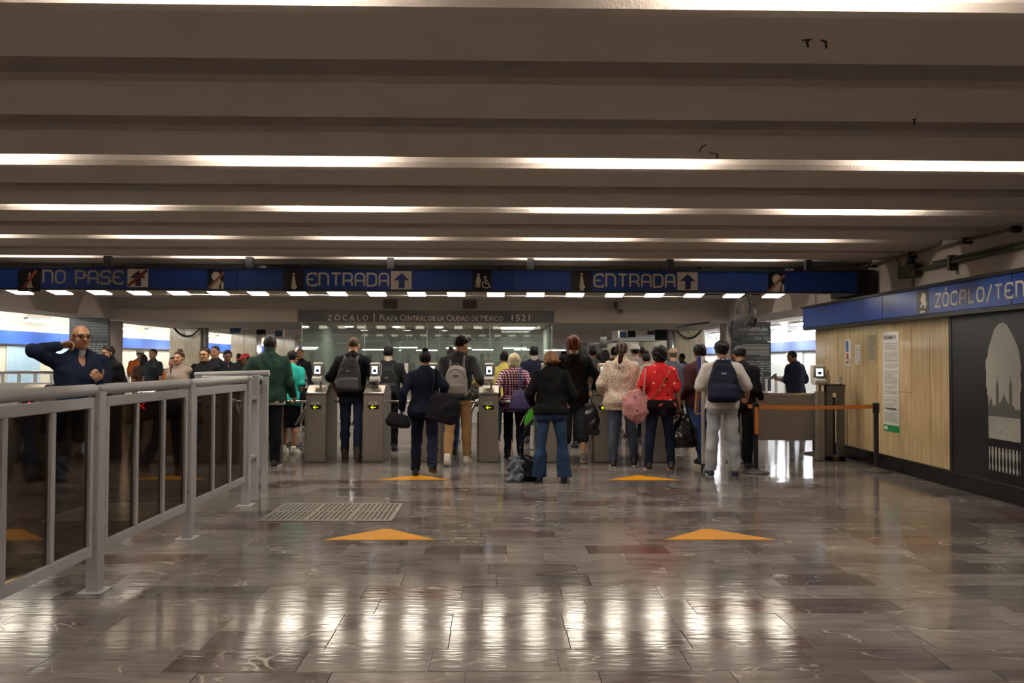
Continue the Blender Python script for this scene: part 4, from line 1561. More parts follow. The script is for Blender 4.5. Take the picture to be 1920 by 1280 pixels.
class Frame:
    def __init__(s, o=(0, 0, 0), R=None):
        s.o = np.array(o, float)
        s.R = np.eye(3) if R is None else np.array(R, float)

    def w(s, p):
        return s.o + s.R @ np.array(p, float)

    def sub(s, p, R):
        return Frame(s.w(p), s.R @ np.array(R, float))

    def mat(s):
        m = Matrix.Identity(4)
        for i in range(3):
            for j in range(3):
                m[i][j] = s.R[i, j]
            m[i][3] = s.o[i]
        return m

    def loc(s, x, y, z):
        x, y, z = x - s.o[0], y - s.o[1], z - s.o[2]
        R = s.R
        return (R[0, 0] * x + R[1, 0] * y + R[2, 0] * z, R[0, 1] * x + R[1, 1] * y + R[2, 1] * z, R[0, 2] * x + R[1, 2] * y + R[2, 2] * z)


def rx(a):
    c, s = math.cos(RAD(a)), math.sin(RAD(a))
    return np.array([[1, 0, 0], [0, c, -s], [0, s, c]])


def ry(a):
    c, s = math.cos(RAD(a)), math.sin(RAD(a))
    return np.array([[c, 0, s], [0, 1, 0], [-s, 0, c]])


def rz(a):
    c, s = math.cos(RAD(a)), math.sin(RAD(a))
    return np.array([[c, -s, 0], [s, c, 0], [0, 0, 1]])


def nrm(v):
    v = np.array(v, float)
    return v / (np.linalg.norm(v) + 1e-9)


def limb(a, b, ra, rb, k=.02):
    a, b = np.array(a, float), np.array(b, float)
    ba = b - a
    L2 = float(ba @ ba) + 1e-12

    def f(x, y, z):
        px, py, pz = x - a[0], y - a[1], z - a[2]
        t = np.clip((px * ba[0] + py * ba[1] + pz * ba[2]) / L2, 0, 1)
        return np.sqrt((px - t * ba[0]) ** 2 + (py - t * ba[1]) ** 2 + (pz - t * ba[2]) ** 2) - (ra + (rb - ra) * t)
    m = max(ra, rb)
    return f, np.minimum(a, b) - m, np.maximum(a, b) + m, k, 'u'


def blob(fr, c, r, k=.02, op='u', R=None):
    g = fr.sub(c, np.eye(3) if R is None else R)
    r = np.array(r, float)

    def f(x, y, z):
        lx, ly, lz = g.loc(x, y, z)
        k0 = np.sqrt((lx / r[0]) ** 2 + (ly / r[1]) ** 2 + (lz / r[2]) ** 2)
        k1 = np.sqrt((lx / r[0] ** 2) ** 2 + (ly / r[1] ** 2) ** 2 + (lz / r[2] ** 2) ** 2)
        return k0 * (k0 - 1) / (k1 + 1e-6)
    e = np.abs(g.R) @ r
    return f, g.o - e, g.o + e, k, op


def brick(fr, c, h, rd=.01, k=.01, op='u', R=None):
    g = fr.sub(c, np.eye(3) if R is None else R)
    h = np.array(h, float) - rd

    def f(x, y, z):
        lx, ly, lz = g.loc(x, y, z)
        qx, qy, qz = np.abs(lx) - h[0], np.abs(ly) - h[1], np.abs(lz) - h[2]
        return np.sqrt(np.maximum(qx, 0) ** 2 + np.maximum(qy, 0) ** 2 + np.maximum(qz, 0) ** 2) + np.minimum(np.maximum(qx, np.maximum(qy, qz)), 0) - rd
    e = np.abs(g.R) @ (h + rd)
    return f, g.o - e, g.o + e, k, op


def loft(fr, zs, ws, ds, ys=None, off=0., k=.02, z0=None, z1=None, p=2.2):
    zs, ws, ds = np.array(zs, float), np.array(ws, float) + off, np.array(ds, float) + off
    ys = np.zeros(len(zs)) if ys is None else np.array(ys, float)
    a, b = (zs[0] if z0 is None else z0), (zs[-1] if z1 is None else z1)

    def f(x, y, z):
        lx, ly, lz = fr.loc(x, y, z)
        w_, d_, yc = np.interp(lz, zs, ws), np.interp(lz, zs, ds), np.interp(lz, zs, ys)
        q = (np.abs(lx / w_) ** p + np.abs((ly - yc) / d_) ** p) ** (1 / p)
        return np.maximum(np.maximum((q - 1) * np.minimum(w_, d_), a - lz), lz - b)
    cs = np.array([fr.w((sx_ * ws.max(), sy_ * (ds.max() + np.abs(ys).max()), q)) for sx_ in (-1, 1) for sy_ in (-1, 1) for q in (a, b)])
    return f, cs.min(0), cs.max(0), k, 'u'


def grow(prims, v, noise=None, cuts=(), adapt=0., name='skin'):
    lo = np.min([q[1] for q in prims if q[4] == 'u'], 0) - 4 * v - .01
    hi = np.max([q[2] for q in prims if q[4] == 'u'], 0) + 4 * v + .01
    n = np.ceil((hi - lo) / v).astype(int) + 1
    A = np.full(n, .5, np.float32)
    ax = [(lo[i] + v * np.arange(n[i])).astype(np.float32) for i in range(3)]
    for f, l, h, k, op in prims:
        if op == 'cut':
            A = np.maximum(A, f(ax[0][:, None, None], ax[1][None, :, None], ax[2][None, None, :]).astype(np.float32))
            continue
        i0 = np.clip(np.floor((l - k - 3 * v - lo) / v).astype(int), 0, n)
        i1 = np.clip(np.ceil((h + k + 3 * v - lo) / v).astype(int) + 1, 0, n)
        if (i1 <= i0).any():
            continue
        x, y, z = ax[0][i0[0]:i1[0], None, None], ax[1][None, i0[1]:i1[1], None], ax[2][None, None, i0[2]:i1[2]]
        d = f(x, y, z).astype(np.float32)
        S = A[i0[0]:i1[0], i0[1]:i1[1], i0[2]:i1[2]]
        if op == 'sub':
            d = -d
            hh = np.clip(.5 - .5 * (S - d) / k, 0, 1)
            S[...] = S * (1 - hh) + d * hh + k * hh * (1 - hh)
        elif k > 0:
            hh = np.clip(.5 + .5 * (S - d) / k, 0, 1)
            S[...] = S * (1 - hh) + d * hh - k * hh * (1 - hh)
        else:
            np.minimum(S, d, out=S)
    X, Y, Z = ax[0][:, None, None], ax[1][None, :, None], ax[2][None, None, :]
    if noise is not None:
        A = A + noise(X, Y, Z).astype(np.float32)
    for c in cuts:
        A = np.maximum(A, c(X, Y, Z).astype(np.float32))
    g = vdb.FloatGrid(1.0)
    g.copyFromArray(np.ascontiguousarray(A, dtype=np.float32))
    pts, tris, quads = g.convertToPolygons(0.0, adapt)
    pts = pts * v + lo
    me = bpy.data.meshes.new(name)
    nt, nq = len(tris), len(quads)
    me.vertices.add(len(pts))
    me.vertices.foreach_set('co', np.ascontiguousarray(pts, np.float32).ravel())
    me.loops.add(nt * 3 + nq * 4)
    me.loops.foreach_set('vertex_index', np.concatenate([tris[:, ::-1].ravel(), quads[:, ::-1].ravel()]).astype(np.int32))
    me.polygons.add(nt + nq)
    me.polygons.foreach_set('loop_start', np.concatenate([np.arange(nt) * 3, nt * 3 + np.arange(nq) * 4]).astype(np.int32))
    me.polygons.foreach_set('use_smooth', np.ones(nt + nq, bool))
    me.update(calc_edges=True)
    return me


def folds(amp, seed, f=1.):
    def nz(X, Y, Z):
        a = np.sin(f * 33 * Z + 3.2 * np.sin(f * 11 * X + seed) + 2.6 * np.sin(f * 13 * Y + 1.7 * seed))
        b = np.sin(f * (10 * X + 8 * Y + 6 * Z) + seed * 2.1)
        c = np.sin(f * 52 * X + 2 * np.sin(9 * Z + seed)) * np.sin(f * 47 * Y + 2 * np.sin(12 * Z))
        return amp * (.7 * a * b + .35 * c)
    return nz


# ---- cloth and skin
def cloth(name, col, kind='plain', col2=None, rough=.85, s=1.):
    key = (name, col, kind, col2, s)
    if key in MATS:
        return MATS[key]
    t = NT(name)
    c = lin(col)
    t.b.inputs['Roughness'].default_value = rough
    t.b.inputs['Specular IOR Level'].default_value = .1
    co = t.n('TexCoord').outputs['Object']
    nz = t.n('TexNoise', Scale=9., Detail=6.)
    t.l(co, nz.inputs['Vector'])
    f = t.math('MULTIPLY_ADD', nz.outputs[0], .5, .75)
    base = None
    if kind in ('dots', 'flowers', 'blobs'):
        sc_ = {'dots': 14., 'flowers': 34., 'blobs': 15.}[kind] * s
        vo = t.n('TexVoronoi', Scale=sc_, Randomness=.8)
        t.l(co, vo.inputs['Vector'])
        if kind == 'dots':
            m1 = t.ramp(vo.outputs['Distance'], [(.20, 1.), (.26, 0.)])
            sep = t.n('SeparateColor')
            t.l(vo.outputs['Color'], sep.inputs[0])
            dark = t.ramp(sep.outputs[0], [(.0, lin('1c0d10')), (.55, lin('1c0d10')), (.6, lin('e8c4ae')), (1, lin('e8c4ae'))])
            base = t.mix(m1, c, dark)
        elif kind == 'flowers':
            n3 = t.n('TexNoise', Scale=55., Detail=2.)
            t.l(co, n3.inputs['Vector'])
            base = t.mix(t.ramp(n3.outputs[0], [(.52, 0.), (.60, .8)]), c, lin(col2))
        else:
            m1 = t.ramp(vo.outputs['Distance'], [(.16, 0.), (.2, 1.), (.33, 1.), (.38, 0.)])
            n3 = t.n('TexNoise', Scale=38., Detail=1.)
            t.l(co, n3.inputs['Vector'])
            base = t.mix(t.math('MULTIPLY', m1, t.ramp(n3.outputs[0], [(.44, 0.), (.5, .9)])), c, lin(col2))
    elif kind == 'plaid':
        sep = t.n('SeparateXYZ')
        t.l(co, sep.inputs[0])
        u = t.math('FRACT', t.math('MULTIPLY', t.math('ADD', sep.outputs[0], t.math('MULTIPLY', sep.outputs[1], .8)), 27 * s))
        v = t.math('FRACT', t.math('MULTIPLY', sep.outputs[2], 27 * s))
        mu, mv = t.math('GREATER_THAN', u, .5), t.math('GREATER_THAN', v, .5)
        k2 = t.math('MULTIPLY', t.math('ADD', mu, mv), .5)
        base = t.ramp(k2, [(0, lin('d9cfd4')), (.45, lin('8f4a63')), (.55, lin('8f4a63')), (.95, lin('1a0f1c'))])
    elif kind == 'denim':
        n3 = t.n('TexNoise', Scale=3.5, Detail=3.)
        t.l(co, n3.inputs['Vector'])
        base = t.mix(t.ramp(n3.outputs[0], [(.38, 0.), (.68, .8)]), c, lin(col2 or col))
    elif kind == 'ribs':
        wv = t.n('TexWave', Scale=45., Distortion=.6)
        t.l(co, wv.inputs['Vector'])
        t.bump(wv.outputs['Fac'], .3, .004)
    mx = t.n('Mix', data_type='RGBA', blend_type='MULTIPLY')
    mx.inputs[0].default_value = 1
    if base is None:
        mx.inputs[6].default_value = (*c, 1)
    else:
        t.l(base, mx.inputs[6])
    t.l(f, mx.inputs[7])
    t.l(mx.outputs[2], t.b.inputs['Base Color'])
    if kind != 'ribs':
        nb = t.n('TexNoise', Scale=260., Detail=2.)
        t.l(co, nb.inputs['Vector'])
        t.bump(nb.outputs[0], .12, .003)
    t.b.inputs['Sheen Weight'].default_value = .0
    MATS[key] = t.m
    return t.m


def skin(c):
    return mat('skin', c, .5, var=.06, scale=25.)


def hairm(c):
    key = ('hair', c)
    if key in MATS:
        return MATS[key]
    t = NT('hair')
    co = t.n('TexCoord').outputs['Object']
    mp_ = t.n('Mapping', Scale=(60, 60, 7))
    t.l(co, mp_.inputs[0])
    nz = t.n('TexNoise', Scale=1.6, Detail=4.)
    t.l(mp_.outputs[0], nz.inputs['Vector'])
    a = lin(c)
    t.l(t.ramp(nz.outputs[0], [(.3, tuple(q * .5 for q in a)), (.7, tuple(min(1, q * 1.15) for q in a))]), t.b.inputs['Base Color'])
    t.b.inputs['Roughness'].default_value = .5
    t.b.inputs['Specular IOR Level'].default_value = .18
    t.bump(nz.outputs[0], .2, .003)
    MATS[key] = t.m
    return t.m


BROWN, TAN, DARK, LIGHT = '9c6f53', 'b58565', '6f4a35', 'c9997b'


# ---- hair, caps: meshes in the head's own frame, shared between figures
HAIR = {}


def hair_mesh(style, v=.0065):
    if (style, v) in HAIR:
        return HAIR[(style, v)]
    I = Frame()
    pr = [blob(I, (0, -.014, .03), (.084, .106, .100), .01)]
    face = lambda q: (lambda X, Y, Z: .78 * Y - .62 * Z - q)
    nape = lambda z: (lambda X, Y, Z: -(Z - z) + 0 * X + 0 * Y)
    cuts = [face(-.004), nape(-.07)]
    seed = sum(ord(c) for c in style)
    nz = lambda X, Y, Z: .0022 * np.sin(26 * np.arctan2(X, .02 - Y) + 8 * Z + seed) + .0015 * np.sin(90 * Z + 40 * X)
    if style == 'buzz':
        pr = [blob(I, (0, -.012, .027), (.0785, .099, .0955), .01)]
        nz = None
        cuts = [face(-.006), nape(-.055)]
    elif style == 'full':
        pr = [blob(I, (0, -.012, .038), (.090, .110, .108), .01), blob(I, (.0, .06, .10), (.06, .045, .03), .03)]
        nz = lambda X, Y, Z: .006 * np.sin(17 * np.arctan2(X, .02 - Y) + 14 * Z) * np.sin(30 * Z + 22 * Y) + .003 * np.sin(80 * X + 60 * Z)
    elif style == 'mop':
        pr = [blob(I, (0, -.012, .038), (.098, .115, .105), .01), blob(I, (0, -.05, -.02), (.085, .07, .06), .03)]
        nz = lambda X, Y, Z: .007 * np.sin(14 * np.arctan2(X, .02 - Y) + 18 * Z) + .005 * np.sin(60 * X + 35 * Z)
        cuts = [face(.03), nape(-.075)]
    elif style == 'curly':
        pr = [blob(I, (0, -.02, .035), (.112, .122, .115), .02), blob(I, (0, -.05, -.03), (.098, .085, .07), .03)]
        nz = lambda X, Y, Z: .010 * np.sin(95 * X + 2) * np.sin(88 * Y + 1) * np.sin(92 * Z) + .004 * np.sin(41 * X + 60 * Z)
        cuts = [face(.03), nape(-.105)]
    elif style == 'bob':
        pr += [blob(I, (0, -.02, .0), (.104, .106, .115), .03), blob(I, (-.05, -.03, -.08), (.045, .06, .06), .03), blob(I, (.05, -.03, -.08), (.045, .06, .06), .03), blob(I, (0, -.075, -.075), (.07, .04, .055), .03)]
        cuts = [face(.035), nape(-.135)]
        nz = lambda X, Y, Z: .004 * np.sin(30 * np.arctan2(X, .02 - Y) + 5 * Z) + .003 * np.sin(55 * X + 30 * Z)
    elif style == 'flip':
        pr += [blob(I, (0, -.02, .0), (.098, .106, .11), .03), blob(I, (0, -.09, -.06), (.085, .05, .07), .03), limb((.05, -.08, -.09), (.12, -.12, -.10), .035, .012, .02), limb((-.05, -.08, -.09), (-.09, -.11, -.13), .035, .015, .02), limb((.02, -.1, -.09), (.05, -.15, -.12), .03, .01, .02)]
        cuts = [face(.035), nape(-.16)]
        nz = lambda X, Y, Z: .006 * np.sin(22 * np.arctan2(X, .02 - Y) + 8 * Z)
    elif style == 'long':
        pr += [blob(I, (0, -.03, -.02), (.098, .10, .13), .03), blob(I, (0, -.075, -.16), (.10, .045, .15), .03)]
        cuts = [face(.03)]
        nz = lambda X, Y, Z: .005 * np.sin(75 * X + 4 * np.sin(9 * Z))
    elif style == 'bun':
        pr += [blob(I, (.0, -.055, .128), (.046, .046, .036), .012)]
        nz = lambda X, Y, Z: .0025 * np.sin(30 * np.arctan2(X, .02 - Y) + 4 * Z)
    elif style == 'knot':
        pr += [blob(I, (.0, -.105, .075), (.04, .04, .045), .012), limb((-.01, -.10, .1), (-.035, -.13, .15), .014, .004, .01), limb((.01, -.10, .1), (.03, -.12, .15), .014, .004, .01)]
    elif style == 'pony':
        pr += [blob(I, (0, -.015, .03), (.088, .108, .103), .01), blob(I, (0, -.115, .06), (.03, .03, .03), .015), limb((0, -.13, .06), (0, -.155, -.03), .028, .036, .01), limb((0, -.155, -.03), (-.015, -.15, -.16), .036, .032, .01), limb((-.015, -.15, -.16), (-.03, -.145, -.28), .032, .008, .01)]
        nz = lambda X, Y, Z: .003 * np.sin(95 * X + 5 * np.sin(12 * Z))
    elif style == 'fringe':
        cuts = [face(.0), nape(-.06), lambda X, Y, Z: Z - .035 + 0 * X + 0 * Y]
        nz = None
        pr = [blob(I, (0, -.012, .025), (.081, .101, .098), .01)]
    if style in ('pony', 'bun', 'knot'):
        pr = pr[:1] + ([pr[1]] if style == 'pony' else []) + [(c, None, None, 0, 'cut') for c in cuts] + pr[(2 if style == 'pony' else 1):]
        cuts = []
    me = grow(pr, v, nz, cuts, .02, 'hair')
    HAIR[(style, v)] = me
    return me


def cap_parts(parent, H, m_crown, m_brim, back=False, badge=None, s=1.):
    """a cap in the head frame"""
    if 'cap' not in HAIR:
        I = Frame()
        HAIR['cap'] = grow([blob(I, (0, -.012, .045), (.093, .112, .094), .01)], .007, None, [lambda X, Y, Z: -(Z - .028 + .10 * Y) + 0 * X], .02, 'cap')
        HAIR['brim'] = grow([blob(I, (0, .12, .035), (.082, .085, .008), .01, R=rx(-10))], .005, None, [lambda X, Y, Z: (.075 - Y) - .02 + 0 * X + 0 * Z], .02, 'brim')
    Rb = np.eye(3) if not back else rz(180)
    o = put('cap', HAIR['cap'], m_crown, parent, H.mat() @ Frame((0, 0, 0), Rb).mat() @ Matrix.Scale(s, 4))
    put('brim', HAIR['brim'], m_brim, o)
    if badge:
        MB().lathe([(.001, .004), (.02, .003), (.024, 0)], n=14).build('cap_emblem', badge, o, Matrix.Translation((0, .093, .085)) @ Matrix.Rotation(RAD(-62), 4, 'X'))
    return o


SHOES = {}


def shoe_mesh(style):
    if style in SHOES:
        return SHOES[style]
    I = Frame((0, 0, -.085))
    pr = [limb((0, -.035, -.045), (0, .09, -.05), .036, .038, .02), limb((0, .09, -.05), (.004, .155, -.058), .038, .026, .02), limb((0, -.03, -.04), (0, -.018, .005 if style != 'boot' else .06), .036, .042, .02)]
    up_ = grow(pr, .0065, None, [lambda X, Y, Z: -(Z + .076) + 0 * X + 0 * Y], .03, 'shoe')
    b = MB()
    out = []
    for i in range(24):
        a = 2 * PI * i / 24
        y = .058 + .122 * math.sin(a)
        wd = .040 + .006 * math.sin((y - .02) * 18)
        out.append((math.copysign(abs(math.cos(a)) ** .7, math.cos(a)) * wd + (.004 if y > .1 else 0), y))
    zt_ = -.062 if style != 'chunky' else -.055
    b.prism([(x, y, -.085) for x, y in out], (0, 0, zt_ + .085))
    SHOES[style] = (up_, b.mesh('sole'))
    return SHOES[style]


TORSO_M = dict(z=[-.14, -.06, .0, .10, .20, .30, .38, .45, .50, .545], w=[.150, .168, .168, .155, .160, .172, .180, .165, .105, .062], d=[.095, .115, .118, .108, .110, .118, .120, .105, .080, .060], y=[0, -.012, -.012, .0, .005, .008, .0, -.012, -.02, -.02])
TORSO_F = dict(z=[-.14, -.06, .0, .10, .20, .30, .38, .45, .50, .545], w=[.160, .184, .180, .145, .142, .152, .160, .145, .092, .056], d=[.10, .128, .122, .098, .102, .118, .115, .096, .074, .055], y=[0, -.018, -.016, .0, .008, .014, .006, -.010, -.02, -.02])


def person(label, px, Y, h, face=0., skin_c=BROWN, hair=('short', '1a1412'), top=None, bottom=None, shoes=None, armL='hang', armR='hang', legL=(0, 0, 4), legR=(0, 0, 4), lean=0., head=(0., 0.), build=1., belly=0., fem=False, v=.0105, facing=False, py=760, seed=None, twist=0., dx=0.):
    """face: turn about the vertical, 0 looks away down the hall; arms: hang or wrist target (x out, y forward, z up, elbow hint)"""
    s = h / 1.73
    seed = seed if seed is not None else (px * 7 % 31) * .37
    x0 = PX(px, Y, py) + dx
    root = thing('person', label, 'person', (x0, Y, 0), RAD(face))
    Tz = TORSO_F if fem else TORSO_M
    # --- legs
    legs = []
    zmin = 9
    for sd, (th, kn, ab), in ((-1, legL), (1, legR)):
        hip = np.array([sd * .092 * s, 0, -.03 * s])
        d1 = nrm([sd * math.sin(RAD(ab)), math.sin(RAD(th)), math.cos(RAD(th)) * -1])
        sh = th - kn
        d2 = nrm([sd * math.sin(RAD(ab)) * .6, math.sin(RAD(sh)), -math.cos(RAD(sh))])
        knee = hip + d1 * .425 * s
        ank = knee + d2 * .405 * s
        pitch = 0. if kn < 25 else -(kn - 12) * .9   # heel lifts when the knee is bent
        yaw = -sd * 7
        Fo = Frame(ank, rz(yaw) @ rx(pitch))
        low = min(Fo.w((0, q, -.085 * s))[2] for q in (-.06 * s, .17 * s))
        zmin = min(zmin, low)
        legs.append([hip, knee, ank, Fo])
    lift = np.array([0, 0, -zmin])
    cx = (legs[0][2] + legs[1][2]) / 2 * np.array([1, 1, 0])
    lift = lift - cx * np.array([1, 1, 0])
    for L in legs:
        L[0], L[1], L[2] = L[0] + lift, L[1] + lift, L[2] + lift
        L[3].o = L[3].o + lift
    T = Frame(lift, rz(twist) @ rx(-lean))
    sc3 = lambda p: np.array(p, float) * s
    b_ = build
    Wt = lambda o=0.: dict(zs=np.array(Tz['z']) * s, ws=np.array(Tz['w']) * s * np.interp(Tz['z'], [-.1, .3, .5], [b_, b_, 1]), ds=np.array(Tz['d']) * s * np.interp(Tz['z'], [-.1, .3, .5], [b_, b_, 1]) + belly * np.interp(Tz['z'], [-.1, .08, .3], [.3, 1, 0]) * .5, ys=np.array(Tz['y']) * s + belly * np.interp(Tz['z'], [-.1, .08, .3], [.3, 1, 0]) * .5, off=o)
    # --- head
    N = T.w(sc3((0, -.02, .54)))
    Nt = N + (T.R @ np.array([0, .012, .030])) * s
    Hf = Frame(Nt, rz(head[0] + twist * .5) @ rx(-head[1]))
    Hc = Frame(Hf.w(sc3((0, .018, .105))), Hf.R)
    Hs = Frame(Hc.o, Hc.R * s)        # scaled frame for accessories
    hp = lambda p: Hc.w(sc3(p))
    HH = lambda c, r, k=.02, op='u', R=None: blob(Hc, sc3(c), sc3(r), k * s, op, R)
    body = [HH((0, -.014, .026), (.075, .095, .092)), HH((0, .028, -.05), (.056, .064, .064), .03), HH((0, .068, -.085), (.028, .03, .022), .02),
            HH((0, .07, .03), (.055, .022, .022), .02), HH((-.034, .066, -.02), (.026, .026, .026), .02), HH((.034, .066, -.02), (.026, .026, .026), .02),
            (*limb(hp((0, .088, .012)), hp((0, .106, -.024)), .009 * s, .015 * s, .01)[:4], 'u'),
            HH((-.079, -.006, -.004), (.011, .02, .031), .006, R=rz(20)), HH((.079, -.006, -.004), (.011, .02, .031), .006, R=rz(-20)),
            HH((0, .088, -.056), (.026, .012, .010), .008)]
    body.append(HH((-.032, .097, .010), (.015, .014, .010), .008, 'sub'))
    body.append(HH((.032, .097, .010), (.015, .014, .010), .008, 'sub'))
    body.append(limb(N, hp((0, -.018, -.05)), .060 * s * (.88 if fem else 1), .054 * s * (.88 if fem else 1), .025))
    body.append(loft(T, **Wt(-.014), k=.03))
    shw = (.162 if fem else .182) * s * (1 + (b_ - 1) * .45)
    arms = []
    for sd, spec in ((-1, armL), (1, armR)):
        S = T.w((sd * shw, -.008 * s, .445 * s))
        ua, fa = .285 * s, .25 * s
        if isinstance(spec, str):
            Wr = S + np.array([sd * (.085 + .05 * (b_ - 1)), .05, -.985 * (ua + fa) / s]) * s
            hint = np.array([sd * .6, -1, 0])
        else:
            Wr = np.array([sd * spec[0], spec[1], spec[2]]) * s + np.array([0, 0, 0])
            hint = np.array(spec[3] if len(spec) > 3 else (.5, -.6, -.7), float)
            if len(spec) < 5:
                hint = np.array([hint[0] * .42, hint[1], hint[2] - .55])
            hint = hint * np.array([sd, 1, 1])
        dv = Wr - S
        d = min(np.linalg.norm(dv), (ua + fa) * .995)
        dn = nrm(dv)
        Wr = S + dn * d
        a = (ua ** 2 - fa ** 2 + d * d) / (2 * d)
        hgt = math.sqrt(max(0, ua * ua - a * a))
        pn = nrm(hint - dn * (hint @ dn))
        El = S + dn * a + pn * hgt
        arms.append((S, El, Wr, sd))
        mus = .92 if fem else 1.
        body += [limb(S, El, .050 * s * mus * (.5 + .5 * b_), .039 * s * mus, .03), limb(El, Wr, .040 * s * mus, .026 * s * mus, .015)]
        hd = nrm(Wr - El)
        tdir = np.array([0, .75, .66]) if hd[2] > -.8 else np.array([-sd * .15, 1, 0])
        xh = nrm(tdir - hd * (tdir @ hd))
        nn = np.cross(hd, xh)
        if nn @ np.array([-sd, 0, 0]) < 0:
            nn = -nn
        HR = np.stack([xh, hd, nn], 1)
        Hd = Frame(Wr, HR)
        body.append(brick(Hd, sc3((0, .048, .0)), sc3((.040, .048, .0145)), .012 * s, .012))
        curl = 26 if isinstance(spec, str) else 58
        for i in range(4):
            xx = .030 - .0205 * i
            L1, L2 = (.040, .044, .041, .033)[i], (.042, .046, .043, .034)[i]
            p0_ = Hd.w(sc3((xx, .092, 0)))
            d1 = HR @ nrm([xx * .9, math.cos(RAD(curl)), math.sin(RAD(curl))])
            p1_ = p0_ + d1 * L1 * s
            d2 = HR @ nrm([xx * .5, math.cos(RAD(curl * 2.1)), math.sin(RAD(curl * 2.1))])
            body += [limb(p0_, p1_, .0092 * s, .0088 * s, .004), limb(p1_, p1_ + d2 * L2 * s, .0088 * s, .0078 * s, .004)]
        p0_ = Hd.w(sc3((.034, .022, .004)))
        d1 = HR @ nrm([.75, .62, .32])
        p1_ = p0_ + d1 * .042 * s
        body += [limb(p0_, p1_, .0115 * s, .0105 * s, .006), limb(p1_, p1_ + HR @ nrm([.35, .85, .42]) * .034 * s, .0102 * s, .0085 * s, .004)]
    for hip, knee, ank, Fo in legs:
        lw = (.5 + .5 * b_)
        calf = knee + (ank - knee) * .3 + np.array([0, -.012 * s, 0])
        body += [limb(hip, knee, .074 * s * lw, .048 * s, .03), limb(knee, calf, .046 * s, .050 * s, .02), limb(calf, ank, .050 * s, .032 * s, .02), limb(ank, Fo.w(sc3((0, .11, -.05))), .032 * s, .024 * s, .02)]
    root_skin = put('body', grow(body, v, None, (), .015, 'body'), skin(skin_c), root)
    # --- clothes
    vc = v * 1.05
    if bottom:
        kind, m = bottom['kind'], bottom['m']
        o = bottom.get('loose', 1.)
        rt_, rk, ra_ = (.088 * (.5 + .5 * b_) * (1.04 if fem else 1), .062, .050)
        rk, ra_ = rk * o, bottom.get('ankle', ra_ * o)
        pr = [loft(T, **Wt(.006), k=.03, z1=.06 * s)]
        cut = []
        for hip, knee, ank, Fo in legs:
            if kind == 'skirt':
                continue
            end = ank + (ank - knee) / np.linalg.norm(ank - knee) * .03 * s
            if kind == 'shorts':
                f_ = bottom.get('length', .25)
                end = knee + (ank - knee) * f_
                pr += [limb(hip, knee, rt_ * s, (rt_ * .93) * s, .03), limb(knee, end, rt_ * .93 * s, rt_ * .92 * s, .02)]
            else:
                cf = knee + (ank - knee) * .35 + np.array([0, -.01 * s, 0])
                pr += [limb(hip, knee, rt_ * s, rk * s, .03), limb(knee, cf, rk * s, (rk * .6 + ra_ * .4 + .004) * s, .02), limb(cf, end, (rk * .6 + ra_ * .4 + .004) * s, ra_ * s, .02)]
        if kind == 'skirt':
            L_ = bottom.get('length', .5)
            pr.append(loft(Frame(lift), np.array([-L_, -.2, 0]) * s, np.array([.185, .19, .16]) * s, np.array([.13, .14, .11]) * s, k=.02))
        if bottom.get('hem', True) and kind == 'trousers':
            zc = .070 * s
            cut.append(lambda X, Y_, Z: (zc - Z) + 0 * X + 0 * Y_)
        put('shorts' if kind == 'shorts' else kind, grow(pr, vc, folds(.0068 * bottom.get('fold', 1.), seed + 2), cut, .02, kind), m, root)
        if bottom.get('belt'):
            bm2 = [loft(T, **Wt(.012), k=0, z0=.035 * s, z1=.072 * s)]
            put('belt', grow(bm2, vc, None, (), .02, 'belt'), bottom['belt'], root)
    if top:
        kind, m = top['kind'], top['m']
        o = top.get('loose', .012)
        hem = top.get('hem', -.10) * s
        pr = [loft(T, **Wt(o), k=.03, z0=hem)]
        pr += [limb(T.w(sc3((sd_ * .045, -.022, .495))), arms[(sd_ + 1) // 2][0] + np.array([0, 0, .004]), .066 * s, .060 * s, .04) for sd_ in (-1, 1)]
        if fem:
            pr += [blob(T, sc3((-.07, .10, .29)), sc3((.065, .055, .06)), .04), blob(T, sc3((.07, .10, .29)), sc3((.065, .055, .06)), .04)]
        for S, El, Wr, sd in arms:
            sl = .052 * s * (.5 + .5 * b_) * (.93 if fem else 1) + o * .5
            if kind == 'short':
                q = S + (El - S) * top.get('sleeve', .72)
                pr.append(limb(S, q, sl + .006, sl + .010, .03))
            else:
                pr += [limb(S, El, sl + .004, .048 * s + o * .5, .03), limb(El, El + (Wr - El) * top.get('cuff', .96), .048 * s + o * .5, .034 * s + o * .5, .02)]
        cl = top.get('collar', 'crew')
        if cl == 'crew':
            pr.append(limb(T.w(sc3((0, -.022, .50))), T.w(sc3((0, -.012, .548))), .076 * s, .066 * s, .03))
        elif cl == 'turtle':
            pr.append(limb(T.w(sc3((0, -.02, .50))), T.w(sc3((0, .0, .60))), .086 * s, .074 * s, .03))
        elif cl == 'hood':
            pr += [limb(T.w(sc3((0, -.02, .50))), T.w(sc3((0, -.01, .56))), .085 * s, .075 * s, .03), blob(T, sc3((0, -.10, .47)), sc3((.115, .06, .085)), .03)]
        if top.get('vee'):
            pr.append(blob(T, sc3((0, .10, .50)), sc3((.04, .08, .09)), .01, 'sub'))
        fz = folds(.0082 * top.get('fold', 1.), seed)
        put(top.get('name', 'shirt'), grow(pr, vc, fz, (), .02, 'shirt'), m, root)
        if top.get('under'):   # a lighter shirt tail or collar that shows
            put('undershirt', grow([loft(T, **Wt(o - .003), k=0, z0=hem - .03 * s, z1=hem + .03 * s)], vc, folds(.003, seed), (), .02, 'undershirt'), top['under'], root)
        if top.get('collar_m'):
            pr = [limb(T.w(sc3((0, -.03, .515))), T.w(sc3((0, -.008, .575))), .080 * s, .071 * s, .01)]
            put('collar', grow(pr, .008, None, (), .02, 'collar'), top['collar_m'], root)
